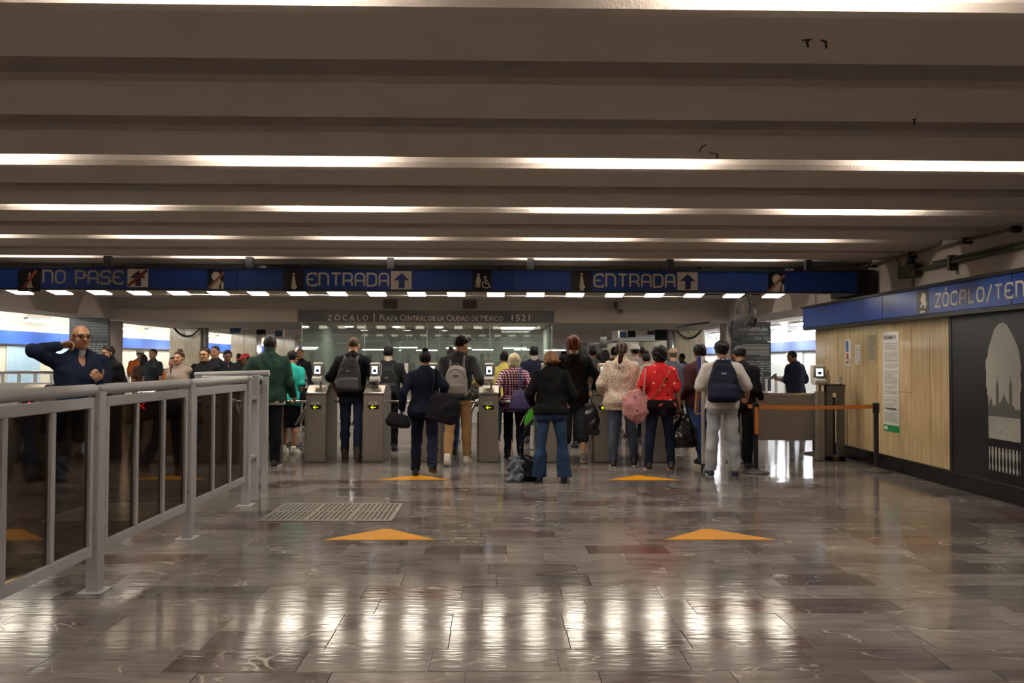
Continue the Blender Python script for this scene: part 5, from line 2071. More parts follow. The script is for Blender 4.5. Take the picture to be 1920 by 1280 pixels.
    if shoes:
        st, mu, ms = shoes
        upm, sol = shoe_mesh(st)
        for hip, knee, ank, Fo in legs:
            sh = put('shoe', upm, mu, root, Fo.mat() @ Matrix.Scale(s * 1.10, 4))
            # meshes share their origin at the ankle
            sh.matrix_local = Fo.mat() @ Matrix.Translation((0, 0, .0)) @ Matrix.Scale(s * 1.10, 4) @ Matrix.Translation((0, 0, .085 if False else 0))
            put('sole', sol, ms, sh)
    if hair and hair[0]:
        put('hair', hair_mesh(hair[0], .0065 if v < .014 else .011), hairm(hair[1]), root, Hs.mat())
    if facing:
        for sd in (-1, 1):
            e = MB().lathe([(.001, -.009), (.006, -.007), (.009, 0), (.006, .007), (.001, .009)], n=10).build('eye', mat('eye_dark', '241a15', .2), root, Hs.mat() @ Matrix.Translation((sd * .032, .083, .010)))
            MB().box((-.022, 0, 0), (.022, .008, .007), bev=.003).build('eyebrow', hairm(hair[1] if hair else '2a211c'), root, Hs.mat() @ Matrix.Translation((sd * .034, .087, .030)) @ Matrix.Rotation(RAD(-sd * 14), 4, 'Z'))
        MB().tube([(-.022, .0, 0), (-.008, .007, .002), (.008, .007, .002), (.022, .0, 0)], .0055, 6).build('mouth', mat('lips', '7d463c', .5), root, Hs.mat() @ Matrix.Translation((0, .091, -.056)))
    return dict(root=root, T=T, Hs=Hs, s=s, arms=arms, legs=legs, v=v, W=Wt, lift=lift)


def glasses(p):
    b = MB()
    for sd in (-1, 1):
        b.tube([(sd * .034 + .024 * math.cos(a), .102, .010 + .018 * math.sin(a)) for a in [2 * PI * i / 16 for i in range(16)]], .0026, 5, closed=True)
        b.tube([(sd * .058, .102, .014), (sd * .078, .07, .016), (sd * .082, -.01, .012)], .0026, 5)
    b.tube([(-.010, .104, .012), (.010, .104, .012)], .0026, 5)
    o = b.build('glasses', mat('glasses_frame', '18181a', .3), p['root'], p['Hs'].mat())


def wmat(p, F):
    bpy.context.view_layer.update()
    return p['root'].matrix_world @ F.mat()


def carried(name, label, cat, p, F, base):
    """a top-level thing placed in a figure's frame F with its base at that point of it"""
    return thing(name, label, cat, mw=wmat(p, F) @ Matrix.Translation(base))


def backpack(p, label, m, m2, kind='day', sz=1., drop=0., emblem=None, group=None):
    s, T = p['s'], p['T']
    yb = -(.125 * s + .012) - (p['W']()['ds'][4] - .11 * s)
    zb = (.03 - drop) * s
    o = carried('backpack', label, 'backpack', p, T, (0, yb, zb))
    I = Frame()
    hgt = .44 * sz
    w_ = .155 * sz
    pr = [loft(I, np.array([0, .03, .12, .28, .38, hgt]), np.array([.8, 1., 1.02, .95, .8, .45]) * w_, np.array([.06, .085, .095, .08, .06, .03]) * sz, np.array([-.085, -.09, -.09, -.075, -.06, -.04]) * sz, k=.02, p=2.8)]
    put('bag_body', grow(pr, .008, folds(.004, len(label)), (), .02, 'bag'), m, o)
    pk = [loft(I, np.array([.03, .06, .16, .20]) * sz, np.array([.8, .92, .88, .6]) * w_, np.array([.035, .05, .045, .02]) * sz, np.array([-.16, -.165, -.16, -.14]) * sz, k=.02, p=2.8)]
    put('front_pocket', grow(pk, .007, folds(.003, 3), (), .02, 'pocket'), m2, o)
    zp = MB()
    zp.tube([(w_ * .84 * math.cos(a), -.15 * sz + .03 * sz * math.sin(a), (.25 + .14 * math.sin(a)) * sz) for a in [PI * i / 14 for i in range(15)]], .004, 5)
    zp.build('zip', mat('zip_grey', '4a4a4c', .4, metal=.5), o)
    MB().tube(arc3((0, -.04 * sz, hgt - .01), .035, 0, PI, 8, 'xz'), .008, 6).build('grab_handle', m2, o)
    if kind == 'net':
        MB().tube([(-w_ * .7, -.175 * sz, .20 * sz), (w_ * .7, -.175 * sz, .27 * sz), (-w_ * .7, -.17 * sz, .30 * sz)], .004, 5).build('bungee_cord', mat('zip_grey', '4a4a4c', .4, metal=.5), o)
    if emblem:
        MB().box((-.03, -.006, 0), (.03, .0, .022), bev=.002).build('emblem_patch', emblem, o, Matrix.Translation((0, -.168 * sz, .285 * sz)))
    else:
        MB().box((-.02, -.006, 0), (.02, .0, .016), bev=.002).build('emblem_patch', mat('patch_pale', 'a5a29b', .5), o, Matrix.Translation((0, -.165 * sz, .26 * sz)))
    for sd in (-1, 1):
        q = [(sd * .085 * s, -.02 - yb * 0, .40 * sz), (sd * .088 * s, .03 - yb * .25, .475 * s - zb + .035), (sd * .092 * s, -yb, .482 * s - zb + .045), (sd * .10 * s, -yb + .095 * s, .44 * s - zb + .02), (sd * .118 * s, -yb + .14 * s, .34 * s - zb), (sd * .15 * s, -yb + .11 * s, .2 * s - zb), (sd * .172 * s, -yb + .02, .10 * s - zb), (sd * w_ * .8, -.03, .03)]
        b = MB()
        b.tube([Vector(a) for a in q], .021, 8)
        b.build('shoulder_strap', m2, o)
    return o


PROF = {'soft': ([.6, .9, 1., .88, .7, .35], [.5, .85, 1., .8, .5, .2]), 'box': ([.8, .95, 1., .97, .95, .9], [.6, .9, 1., .8, .5, .2]), 'tri': ([.8, 1., .97, .72, .42, .14], [.6, .9, 1., .7, .4, .15]), 'drop': ([.14, .42, .95, 1., .80, .50], [.3, .6, 1., .9, .5, .25])}


def sack(p, name, label, cat, pos, w_, d_, h_, m, handles=(), sag='soft', slant=0., fold=.008, mh=None, v=.009, F=None):
    """a soft bag; pos is the middle of its base in the figure's own frame"""
    F = F or Frame()
    o = carried(name, label, cat, p, F, pos)
    I = Frame((0, 0, 0), ry(slant))
    zs = np.array([0, .05, .3, .6, .85, 1.]) * h_
    pr = [loft(I, zs, np.array(PROF[sag][0]) * w_, np.array(PROF[sag][1]) * d_, k=.02, p=2.3)]
    put('bag_body', grow(pr, v, folds(fold, len(label) * .7), (), .02, 'bag'), m, o)
    for hl in handles:
        MB().tube([Vector(q) - Vector(pos) for q in hl], [.012] + [.011] * (len(hl) - 2) + [.012], 7).build('handle', mh or m, o)
    return o


DK = cloth('black_cloth', '121214')
BLKJ = cloth('black_denim', '1b1c22', 'denim', '262832')
JEAN = cloth('blue_denim', '2b436b', 'denim', '4a668f')
DJEAN = cloth('dark_denim', '1c2433', 'denim', '2b3850')
LJEAN = cloth('pale_denim', '8d9096', 'denim', 'aaacae')
WHS, BLS, GRS = mat('white_rubber', 'c9c5bb', .5), mat('black_rubber_sole', '1b1a1a', .6), mat('grey_sole', '8a857c', .6)
BLK = mat('black_leather', '17161a', .4)
TR = lambda m, **k: dict(kind='trousers', m=m, **k)

# ---- the queue, left to right
P1 = person('tall man from behind in a dark green roll neck sweater, by the railing', 503, 11.05, 1.78, 3, BROWN, ('short', '2a2724'), dict(kind='long', m=cloth('green_knit', '23392f', 'ribs'), collar='turtle', hem=-.10, loose=.028, fold=1.5, under=mat('white_hem', 'a19d96', .8), name='sweater'), TR(DK, loose=1.25, ankle=.062), ('chunky', BLK, WHS), (.34, .12, 1.06, (.8, -.6, -.2)), (.30, .16, .93, (.7, -.7, -.2)), (2, 0, 1), (-2, 0, 1), 3, (-8, 12), 1.28, .02)
P2 = person('woman in a teal T-shirt and black skirt behind the green sweater man', 543, 12.6, 1.60, -8, BROWN, ('short', '14100f'), dict(kind='short', m=cloth('teal_cotton', '2fa69b'), loose=.02, hem=-.14), dict(kind='skirt', m=DK, length=.50), ('low', WHS, WHS), (.22, .22, 1.0), (.20, .24, 1.05), (6, 4, 2), (-4, 4, 2), 4, (0, 15), 1.12, 0, True)
P4 = person('man in black with cropped hair passing the turnstile, wearing a grey backpack', 659, 11.75, 1.80, -2, TAN, ('buzz', '5a4534'), dict(kind='short', m=cloth('black_tee', '1a1a1c'), loose=.02, sleeve=.95, hem=-.06), TR(DJEAN, loose=1.08), ('boot', mat('brown_suede', '4b3a2c', .8), GRS), (.25, .12, .98, (.8, -.5, 0)), (.30, .20, 1.02, (.9, -.5, 0)), (8, 6, 2), (-8, 8, 2), 2, (0, 18), 1.08)
P5 = person('man in a black jacket with a beige collar beyond the turnstiles', 727, 13.0, 1.68, 4, DARK, ('short', '0f0d0d'), dict(kind='long', m=cloth('charcoal_jacket', '1f2021'), loose=.03, collar='crew', collar_m=mat('beige_fleece', '9c8f7d', .9), name='jacket'), TR(DK, loose=1.1), ('low', BLK, BLS), 'hang', (.27, .22, 1.22, (.9, -.4, -.4)), (4, 3, 2), (-4, 4, 2), 0, (0, 10), 1.12)
P6 = person('woman in a navy suit, hair in a bun, lifting her right foot', 795, 9.95, 1.575, 0, BROWN, ('bun', '15100f'), dict(kind='long', m=cloth('navy_suit', '111525'), loose=.024, hem=-.14, collar='crew', name='blazer'), TR(cloth('navy_trousers', '15182a'), loose=1.18, ankle=.062), ('low', BLK, BLS), (.31, .10, .93, (.9, -.7, 0)), (.24, .16, 1.10, (.9, -.6, -.1)), (6, 2, 3), (-14, 34, 4), 3, (0, 8), 1.16, 0, True)
P7 = person('young man in a charcoal sweater and khaki trousers looking down to the right', 858, 11.2, 1.81, -4, TAN, ('full', '161210'), dict(kind='long', m=cloth('charcoal_knit', '303133'), loose=.018, hem=-.08, name='sweater'), TR(cloth('khaki_twill', '9a7a52'), loose=1.05, ankle=.052), ('low', WHS, WHS), (.24, .22, 1.06), (.30, .20, 1.10, (.9, -.5, -.2)), (-9, 18, 1), (9, 6, 2), 2, (-48, 22), 1.02)
P7b = person('person in blue jeans with dark hair beyond the khaki trousered man, mostly hidden', 872, 12.35, 1.68, 0, BROWN, ('full', '14100f'), dict(kind='long', m=cloth('mustard_top', '8d7a4a'), loose=.02), TR(JEAN), ('low', BLK, BLS), (.25, .15, 1.0), (.25, .15, 1.0), (4, 4, 2), (-10, 14, 1), 0, (0, 5), v=.013, dx=-.06)
P8 = person('woman in a yellow T-shirt with a messy hair knot beyond the turnstiles', 945, 13.7, 1.60, 0, BROWN, ('knot', '1b1412'), dict(kind='short', m=cloth('yellow_cotton', 'b3a556'), loose=.02, hem=-.10), TR(DJEAN), ('low', mat('pink_shoe', 'a3766c', .7), WHS), (.24, .18, 1.0), (.24, .18, 1.0), (3, 3, 2), (-3, 3, 2), 0, (0, 5), 1.1, 0, True)
P9 = person('short woman with a white bob and a burgundy plaid shirt', 964, 12.0, 1.56, 0, LIGHT, ('bob', 'cdbd9c'), dict(kind='long', m=cloth('plaid_cotton', 'd0c0c8', 'plaid'), loose=.022, hem=-.19, cuff=.9), TR(cloth('navy_jeans', '141822', 'denim', '1c2438'), loose=1.1), ('boot', BLK, BLS), (.26, .14, 1.04, (.9, -.5, -.2)), (.30, .16, 1.08, (.9, -.5, -.2)), (5, 3, 1), (-7, 14, 1), 2, (-6, 6), 1.14, 0, True)
P10 = person('man in a navy polo with a pale collar line, beyond the turnstiles', 1001, 14.2, 1.71, 0, DARK, ('short', '0e0c0c'), dict(kind='short', m=cloth('navy_polo', '1b1c2e'), loose=.02, collar_m=mat('pale_collar', '8d7f7a', .8)), TR(DK), ('low', BLK, BLS), (.25, .1, .95), (.25, .1, .95), (3, 3, 2), (-3, 3, 2), 0, (0, 4), 1.15, v=.012)
P11 = person('woman bowing her light brown head, in black sweater and flared blue jeans', 1035, 9.62, 1.60, -4, TAN, ('flip', '7d5a3c'), dict(kind='long', m=cloth('black_knit', '0f0f10', 'ribs'), loose=.024, hem=-.08, name='sweater'), TR(cloth('flared_denim', '22344f', 'denim', '324866'), loose=1.0, ankle=.098, fold=.8), ('low', BLK, BLS), (.26, .20, 1.00, (1, -.4, -.2)), (.24, .24, 1.02, (1, -.4, -.2)), (0, 0, 5), (0, 0, 7), 9, (0, 40), 1.15, 0, True)
P12 = person('tall person with reddish brown hair, loose black shirt and rolled dark shorts', 1077, 11.5, 1.80, 2, TAN, ('mop', '6a3019'), dict(kind='long', m=cloth('black_shirt', '121111'), loose=.03, hem=-.20, cuff=.85, fold=1.4), dict(kind='shorts', m=cloth('rolled_denim', '26272b', 'denim', '35363c'), length=.42), ('low', mat('brown_sneaker', '6a5a4c', .7), WHS), (.28, .12, .98, (.9, -.4, 0)), (.30, .16, 1.0, (.9, -.4, 0)), (4, 2, 2), (-8, 16, 2), 0, (0, 4), 1.12)
P14 = person('woman with a long ponytail in a pale floral hoodie and grey jeans', 1170, 11.12, 1.72, -6, BROWN, ('pony', '3a2418'), dict(kind='long', m=cloth('floral_fleece', 'cfc0ad', 'flowers', '8f6f62'), loose=.03, hem=-.16, collar='hood', fold=1.3, name='hoodie'), TR(cloth('grey_denim', '3a4150', 'denim', '525a6a'), loose=1.1), ('chunky', BLK, WHS), (.30, .18, 1.02, (1, -.4, -.2)), (.22, .24, 1.06), (-3, 4, 2), (7, 4, 8), 3, (-4, 6), 1.26, 0, True)
P15 = person('woman with black curly hair in a red print T-shirt', 1237, 10.75, 1.64, 0, BROWN, ('curly', '120f10'), dict(kind='short', m=cloth('red_cotton', 'c22a2c', 'dots'), loose=.018, hem=-.05, sleeve=.8), TR(cloth('indigo_denim', '151a28', 'denim', '1f2940'), loose=1.08), ('chunky', BLK, mat('pink_sole', 'c08f8a', .6)), (.25, .20, 1.06, (1, -.5, -.3)), (.30, .06, .84, (.8, -.6, 0)), (0, 0, 6), (0, 0, 6), 1, (0, 2), 1.22, 0, True)
P16 = person('older man in a tan cap and a blue grey shirt beyond the woman in red', 1262, 13.9, 1.67, -25, TAN, ('buzz', '5a5048'), dict(kind='long', m=cloth('slate_shirt', '47495a'), loose=.02), TR(DK), ('low', BLK, BLS), (.26, .2, 1.0), (.26, .2, 1.0), (3, 3, 2), (-3, 3, 2), 0, (25, 2), 1.12, v=.012)
P17 = person('man in a maroon jacket and blue jeans, partly hidden, with white rods', 1325, 11.0, 1.68, 8, BROWN, ('full', '1c1719'), dict(kind='long', m=cloth('maroon_jacket', '3b2326'), loose=.028, name='jacket'), TR(JEAN), ('boot', mat('olive_shoe', '2b281f', .7), BLS), (.24, .22, .98), (.26, .2, 1.0), (-10, 24, 2), (6, 4, 2), 2, (0, 12), 1.1, dx=-.03)
P18 = person('man in a white T-shirt, pale jeans and a black cap', 1355, 10.15, 1.70, -12, BROWN, ('short', '15110f'), dict(kind='short', m=cloth('white_cotton', 'cfcac3'), loose=.022, hem=-.07, sleeve=.86), TR(LJEAN, loose=1.22, ankle=.075, fold=1.5, belt=BLK), ('chunky', mat('navy_sneaker', '242a3c', .7), WHS), (.33, .05, .90, (1, -.7, 0)), (.32, .14, 1.02, (1, -.6, -.2)), (0, 2, 5), (0, 0, 6), 2, (0, 6), 1.16)
P19 = person('person in black with an orange trimmed black cap beside the white T-shirt man', 1388, 11.0, 1.66, -30, BROWN, ('short', '14100f'), dict(kind='long', m=cloth('black_hoodie', '161618'), loose=.03), TR(DK, loose=1.2, ankle=.065), ('low', BLK, BLS), (.25, .2, 1.0), (.25, .2, 1.0), (3, 2, 2), (-4, 3, 2), 2, (30, 20), 1.1)
# ---- behind the railing at the left
P20 = person('bald man with glasses in a navy sweater, hand raised to his ear, behind the railing', 145, 8.0, 1.79, -138, TAN, ('fringe', '6b625a'), dict(kind='long', m=cloth('navy_knit', '1c2538', 'ribs'), loose=.024, hem=-.10, vee=True, name='sweater'), TR(DK), ('low', BLK, BLS), (.10, .32, 1.21, (1, -.5, -.4)), (.19, .11, 1.53, (1.0, -.1, -1.3), 0), (10, 4, 2), (-10, 10, 2), 2, (6, 2), 1.16, .03, v=.009, facing=True)
glasses(P20)
P21 = person('man in a black track top behind the bald man', 213, 12.9, 1.67, 150, BROWN, ('short', '151112'), dict(kind='long', m=cloth('black_track_top', '151618'), loose=.03, collar='turtle', name='track_top'), TR(DK), ('low', BLK, WHS), (.2, .22, 1.05), (.27, .1, .95), (4, 3, 2), (-6, 6, 2), 4, (0, 12), 1.14, facing=True)
P22 = person('woman in a pale sweatshirt with a thin strap across her chest', 338, 12.75, 1.58, 172, TAN, ('bun', '3a2618'), dict(kind='long', m=cloth('pale_sweat', '8f8078'), loose=.03, name='sweatshirt'), TR(DK), ('low', WHS, WHS), (.26, .1, .95), (.26, .1, .95), (4, 3, 2), (-5, 5, 2), 2, (0, 4), 1.2, 0, True, facing=True)
P23 = person('man in a black sweater with glasses beside the pale sweatshirt woman', 386, 12.75, 1.64, 168, TAN, ('short', '231a16'), dict(kind='long', m=cloth('black_jersey', '17181b'), loose=.026), TR(DK), ('low', BLK, BLS), (.26, .1, .95), (.26, .1, .95), (4, 3, 2), (-5, 5, 2), 0, (6, 6), 1.22, .02, facing=True)
glasses(P23)
P24 = person('man in a dark jacket close behind the man in the black sweater', 405, 14.6, 1.70, 160, BROWN, ('buzz', '2b2522'), dict(kind='long', m=cloth('dark_blue_jacket', '22232c'), loose=.03), TR(DK), ('low', BLK, BLS), 'hang', 'hang', (4, 3, 2), (-5, 5, 2), 0, (10, 4), 1.1, v=.014, facing=True)
P25 = person('man in a dark open shirt holding a phone, before the pale column at the left', 425, 14.8, 1.63, -155, DARK, ('short', '100d0d'), dict(kind='long', m=cloth('ink_shirt', '1d1e25'), loose=.024, vee=True), TR(DK), ('low', BLK, BLS), (.22, .26, 1.1), 'hang', (3, 3, 2), (-3, 3, 2), 0, (0, 14), 1.08, v=.014, facing=True)
P26 = person('person in a red cap and dark top beside the green sweater man', 463, 16.2, 1.57, 120, DARK, ('buzz', '1a1514'), dict(kind='long', m=cloth('brown_top', '2e2825'), loose=.024), TR(DK), ('low', BLK, BLS), (.2, .2, 1.), (.2, .2, 1.), (3, 3, 2), (-3, 3, 2), 0, (0, 12), v=.014, facing=True)
cap_parts(P26['root'], P26['Hs'], mat('red_cap', 'a02a2c', .8), mat('red_cap', 'a02a2c', .8))
P27 = person('man in orange with a white cap against the cream corridor wall', 261, 19., 1.70, -150, TAN, ('buzz', '2a211c'), dict(kind='short', m=cloth('orange_shirt', 'c86a35'), loose=.025), TR(cloth('grey_trousers', '6d6a66')), ('low', BLK, BLS), (.2, .24, 1.1), (.2, .24, 1.1), (3, 3, 2), (-3, 3, 2), 0, (0, 8), v=.016, facing=True)
cap_parts(P27['root'], P27['Hs'], mat('white_cap', 'c9c5bd', .8), mat('black_brim', '1a1a1c', .7))
P28 = person('woman with long dark hair, back turned, against the cream corridor wall', 268, 18.4, 1.56, 20, TAN, ('long', '241d1a'), dict(kind='short', m=cloth('brown_tee', '4a3a33'), loose=.02), TR(cloth('brown_trousers', '4b3d35')), ('low', BLK, BLS), (.28, .2, 1.0), (.2, .2, 1.0), (3, 3, 2), (-3, 3, 2), 0, (0, 4), 1.05, 0, True, v=.016)
P29 = person('man in a dark grey T-shirt against the cream corridor wall', 287, 17.8, 1.68, 155, BROWN, ('short', '1d1715'), dict(kind='short', m=cloth('slate_tee', '2d3334'), loose=.02), TR(cloth('olive_trousers', '57503f')), ('low', BLK, BLS), 'hang', 'hang', (3, 3, 2), (-3, 3, 2), 0, (20, 0), 1.05, v=.016, facing=True)
P29b = person('person in orange half hidden behind the woman in the pale sweatshirt', 324, 15., 1.50, 160, BROWN, ('short', '1a1412'), dict(kind='long', m=cloth('burnt_orange', 'a85a28'), loose=.02), TR(DK), ('low', BLK, BLS), v=.016)
P30 = person('woman with glasses and a grey top behind the teal T-shirt woman', 551, 13.6, 1.54, 172, DARK, ('short', '1a1412'), dict(kind='long', m=cloth('grey_cardigan', '7a757a'), loose=.022), TR(cloth('pale_trousers', '8f8a86')), ('low', BLK, BLS), (.24, .16, 1.0), (.26, .16, 1.0), (3, 3, 2), (-3, 3, 2), 0, (0, 6), 1.05, 0, True, v=.014, facing=True)
glasses(P30)
P31 = person('man with a pale lanyard at the left edge of the glass case', 562, 16.8, 1.70, 170, TAN, ('buzz', '4a443f'), dict(kind='long', m=cloth('lanyard_jacket', '1d1d22'), loose=.024), TR(DK), ('low', BLK, BLS), 'hang', 'hang', (3, 3, 2), (-3, 3, 2), v=.016, facing=True)
P32 = person('man in a navy polo reading his phone in the right passage', 1494, 15.2, 1.67, 35, DARK, ('buzz', '15110f'), dict(kind='short', m=cloth('night_polo', '1c1e2c'), loose=.022, sleeve=.9), TR(DK), ('low', BLK, BLS), (.14, .34, 1.16), (.2, .2, 1.05), (3, 3, 2), (-3, 3, 2), 3, (10, 20), 1.15, .02, v=.012)
P33 = person('person in a pale cap just right of the ponytail', 1191, 15.4, 1.76, 10, BROWN, ('short', '1a1412'), dict(kind='long', m=cloth('pale_jacket', '8a857e'), loose=.02), TR(DK), ('low', BLK, BLS), v=.016)
cap_parts(P33['root'], P33['Hs'], mat('pale_cap', 'b5aea6', .8), mat('pale_cap', 'b5aea6', .8))
P34 = person('man in a white top and dark cap in profile, right of the pale cap', 1201, 17., 1.74, 70, TAN, ('short', '1a1412'), dict(kind='long', m=cloth('white_top', 'b3aea6'), loose=.02), TR(DK), ('low', BLK, BLS), v=.016, facing=True)
cap_parts(P34['root'], P34['Hs'], mat('dark_cap', '2a2421', .8), mat('dark_cap', '2a2421', .8))
cap_parts(P16['root'], P16['Hs'], mat('tan_cap', '8a7461', .8), mat('tan_cap', '8a7461', .8))
c18 = cap_parts(P18['root'], P18['Hs'], mat('black_cap', '17171a', .75), mat('black_cap', '17171a', .75), s=1.08)
b_sc = MB()
b_sc.tube([(-.04, 0, .0), (-.034, 0, .022), (-.026, 0, .004), (-.018, 0, .024), (-.010, 0, .004), (.0, 0, .012), (.008, 0, .003), (.014, 0, .013), (.022, 0, .003), (.028, 0, .022), (.030, 0, .003), (.042, 0, .010)], .0022, 5)
b_sc.build('cap_script', mat('white_thread', 'c9c5bd', .6), c18, Matrix.Translation((.0, -.122, .062)) @ Matrix.Rotation(RAD(-14), 4, 'X') @ Matrix.Rotation(RAD(8), 4, 'Y'))
cap_parts(P19['root'], P19['Hs'], mat('black_cap', '17171a', .75), mat('orange_brim', 'd8632c', .6), badge=mat('orange_badge', 'e08a3c', .5))
# sunglasses pushed up on the bowed head, glints of jewellery
b = MB()
for sd in (-1, 1):
    b.tube([(sd * .026 + .018 * math.cos(a), -.035 + .012 * math.sin(a), .145 + .012 * math.sin(a)) for a in [2 * PI * i / 14 for i in range(14)]], .0035, 5, closed=True)
b.build('sunglasses', mat('pale_frames', 'b9a58c', .3), P11['root'], P11['Hs'].mat())
# jacket tied round the waist of the woman in red
p = P15
o = put('tied_jacket', grow([loft(p['T'], **p['W'](.022), k=.03, z0=-.17 * p['s'], z1=.055 * p['s']), limb(p['T'].w((0, -.12, .02)), p['T'].w((.03, -.15, -.16)), .03, .045, .03)], .0105, folds(.008, 4.), (), .02, 'jacket'), DK, p['root'])
MB().tube([p['T'].w((.17 * math.cos(a), -.165 * math.sin(a), -.005 - .02 * math.sin(a))) for a in [PI * (.12 + .76 * i / 14) for i in range(15)]], .005, 6).build('waist_cord', mat('pale_cord', 'a39a94', .7), p['root'])
# strap over the pale sweatshirt, lanyard
p = P22
MB().tube([p['T'].w(q) for q in ((.10, -.02, .50), (.095, .09, .46), (.04, .148, .32), (-.03, .160, .18), (-.10, .15, .04), (-.15, .10, -.05))], .009, 6).build('shoulder_strap', DK, p['root'])
p = P31
MB().tube([p['T'].w(q) for q in ((.07, .02, .50), (.06, .12, .42), (.02, .15, .25), (0, .155, .15), (-.02, .15, .25), (-.06, .12, .42), (-.07, .02, .50))], .010, 6).build('lanyard', mat('pale_lanyard', 'b5b0a8', .7), p['root'])
# white collar of the bald man
p = P20
put('shirt_collar', grow([limb(p['T'].w((0, -.03, .515)), p['T'].w((0, -.005, .56)), .074, .067, .01)], .008, None, (), .02, 'collar'), mat('white_collar', 'b9bcc4', .7), p['root'])
# cross strap on the woman in red
p = P15
MB().tube([p['T'].w(q) for q in ((.13, -.0, .47), (.10, -.11, .44), (.02, -.150, .28), (-.07, -.155, .14), (-.15, -.12, .04))], .009, 6).build('cross_strap', mat('brown_strap', '8d4a2c', .6), p['root'])

# ---- things they carry
backpack(P4, 'dark grey backpack with elastic cord on the fair haired man in black', cloth('graphite_nylon', '3d3d44', rough=.6), cloth('slate_nylon', '4b4a50', rough=.6), 'net', 1.12, .02)
backpack(P5, 'black backpack on the man with the beige collar', cloth('black_nylon', '1c1d20', rough=.6), cloth('black_nylon2', '232428', rough=.6), 'day', 1.1, .06)
backpack(P7, 'light grey school backpack with dark label on the young man in khaki trousers', cloth('ash_canvas', '77726c'), cloth('ash_canvas2', '6b6660'), 'day', 1.0, .07, mat('dark_label', '2a2624', .6))
backpack(P18, 'navy backpack with white emblem on the man in the white T-shirt', cloth('navy_nylon', '171c2e', rough=.6), cloth('navy_nylon2', '1b2135', rough=.6), 'day', 1.22, .02, mat('white_emblem', 'c9c5bd', .5))
s6 = P6['s']
sack(P6, 'tote_bag', 'large black tote bag hanging from the right shoulder of the navy suit woman', 'bag', (.21, -.13, .70), .20, .075, .36, cloth('black_tote', '141416', rough=.7), [[(.12, -.13, 1.02), (.13, -.12, 1.18), (.135, -.07, 1.345), (.14, .0, 1.365), (.15, .07, 1.3), (.16, .06, 1.05)]], 'box', 14)
sack(P6, 'duffel_bag', 'small black duffel bag in the left hand of the navy suit woman', 'bag', (-.33, .03, .625), .15, .075, .17, cloth('black_duffel', '121214', rough=.7), [[(-.40, .05, .77), (-.37, .07, .86), (-.31, .08, .86), (-.27, .06, .77)]], 'box', 8)
sack(P9, 'shoulder_bag', 'purple grey shoulder bag on the back of the plaid shirt woman', 'bag', (.085, -.20, .74), .17, .07, .30, cloth('purple_canvas', '4f4a6e'), [[(.07, -.19, .99), (.075, -.17, 1.15), (.085, -.11, 1.33), (.09, -.02, 1.355), (.095, .06, 1.30)], [(.11, -.19, .98), (.105, -.17, 1.15), (.105, -.11, 1.325), (.11, -.02, 1.35)]], 'tri', 0)
sack(P12, 'carrier_bag', 'thin dark plastic carrier bag in the right hand of the tall person in black', 'bag', (.22, .0, .40), .145, .05, .46, mat('dark_polythene', '24262b', .28), [[(.16, .02, .78), (.18, .05, .92), (.24, .06, .93), (.27, .03, .78)]], 'soft', 4, .010)
sack(P15, 'tote_bag', 'pink tote bag with small dark print on the left shoulder of the woman in red', 'bag', (-.30, -.06, .63), .185, .09, .44, cloth('pink_canvas', 'c58d8d', 'blobs', '6b2a2e'), [[(-.36, -.04, 1.0), (-.30, -.03, 1.18), (-.215, -.02, 1.37), (-.205, .04, 1.36), (-.24, .05, 1.1)], [(-.24, -.10, 1.0), (-.22, -.09, 1.2), (-.195, -.05, 1.37)]], 'drop', -8)
o = sack(P15, 'rubbish_bag', 'shiny black rubbish bag hanging from the right hand of the woman in red', 'bag', (.34, .05, .30), .20, .15, .46, mat('shiny_black_polythene', '0d0d0e', .16), [], 'tri', 0, .016)
MB().tube([(-.03, .0, .44), (-.035, .0, .50), (-.03, 0, .56)], [.045, .024, .034], 9).build('gathered_neck', mat('shiny_black_polythene', '0d0d0e', .16), o)
sack(P2, 'handbag', 'black handbag on the right arm of the teal T-shirt woman', 'bag', (.30, -.03, .78), .14, .06, .24, DK, [[(.24, -.02, 1.0), (.25, .0, 1.15), (.27, .03, 1.15), (.33, .02, 1.0)]], 'soft', 0)
sack(P7b, 'shoulder_bag', 'black and white patterned bag beside the young man in khaki trousers', 'bag', (.22, -.05, .80), .09, .06, .42, cloth('patterned_bag', '2a2a2c', 'flowers', 'b9b4aa'), [], 'box', 0)
# cup held by the man with the beige collar, rods, phones
p = P5
Wr = p['arms'][1][2]
o = carried('paper_cup', 'pale paper held up by the man with the beige collar', 'paper', p, Frame(), (Wr[0] + .02, Wr[1] + .06, Wr[2] + .06))
MB().box((-.03, -.004, 0), (.03, .004, .17), bev=.002).build('sheet', m_paper, o)
b = MB().box((-.034, -.006, .0), (.034, .006, .015), bev=.002)
b.build('fold', m_paper, o)
o = thing('long_rod', 'white aluminium profile standing upright beside the white T-shirt man', 'rod', (PX(1318, 10.6, 760), 10.6, .10))
MB().box((-.022, -.02, 0), (.022, .02, 1.42), bev=.004).box((-.010, -.03, .05), (.012, -.018, 1.38), bev=.003).build('profile', mat('white_profile', 'b9b5ae', .4), o)
o = thing('long_rod', 'blue wrapped box tube standing upright beside the white profile', 'rod', (PX(1312, 10.66, 760), 10.66, .40))
MB().box((-.03, -.02, 0), (.02, .02, 1.13), bev=.004).build('tube', mat('blue_wrap', '2b3a78', .45, var=.3, scale=16.), o)
o = thing('long_rod', 'short dark rod with a green tip below the white profile', 'rod', (PX(1316, 10.62, 760), 10.62, .0))
MB().box((-.012, -.012, 0), (.012, .012, .42), bev=.003).build('shaft', BLK, o)
MB().box((-.010, -.016, .24), (.010, -.010, .33), bev=.002).build('green_label', mat('green_label', '5f7a2c', .5), o)
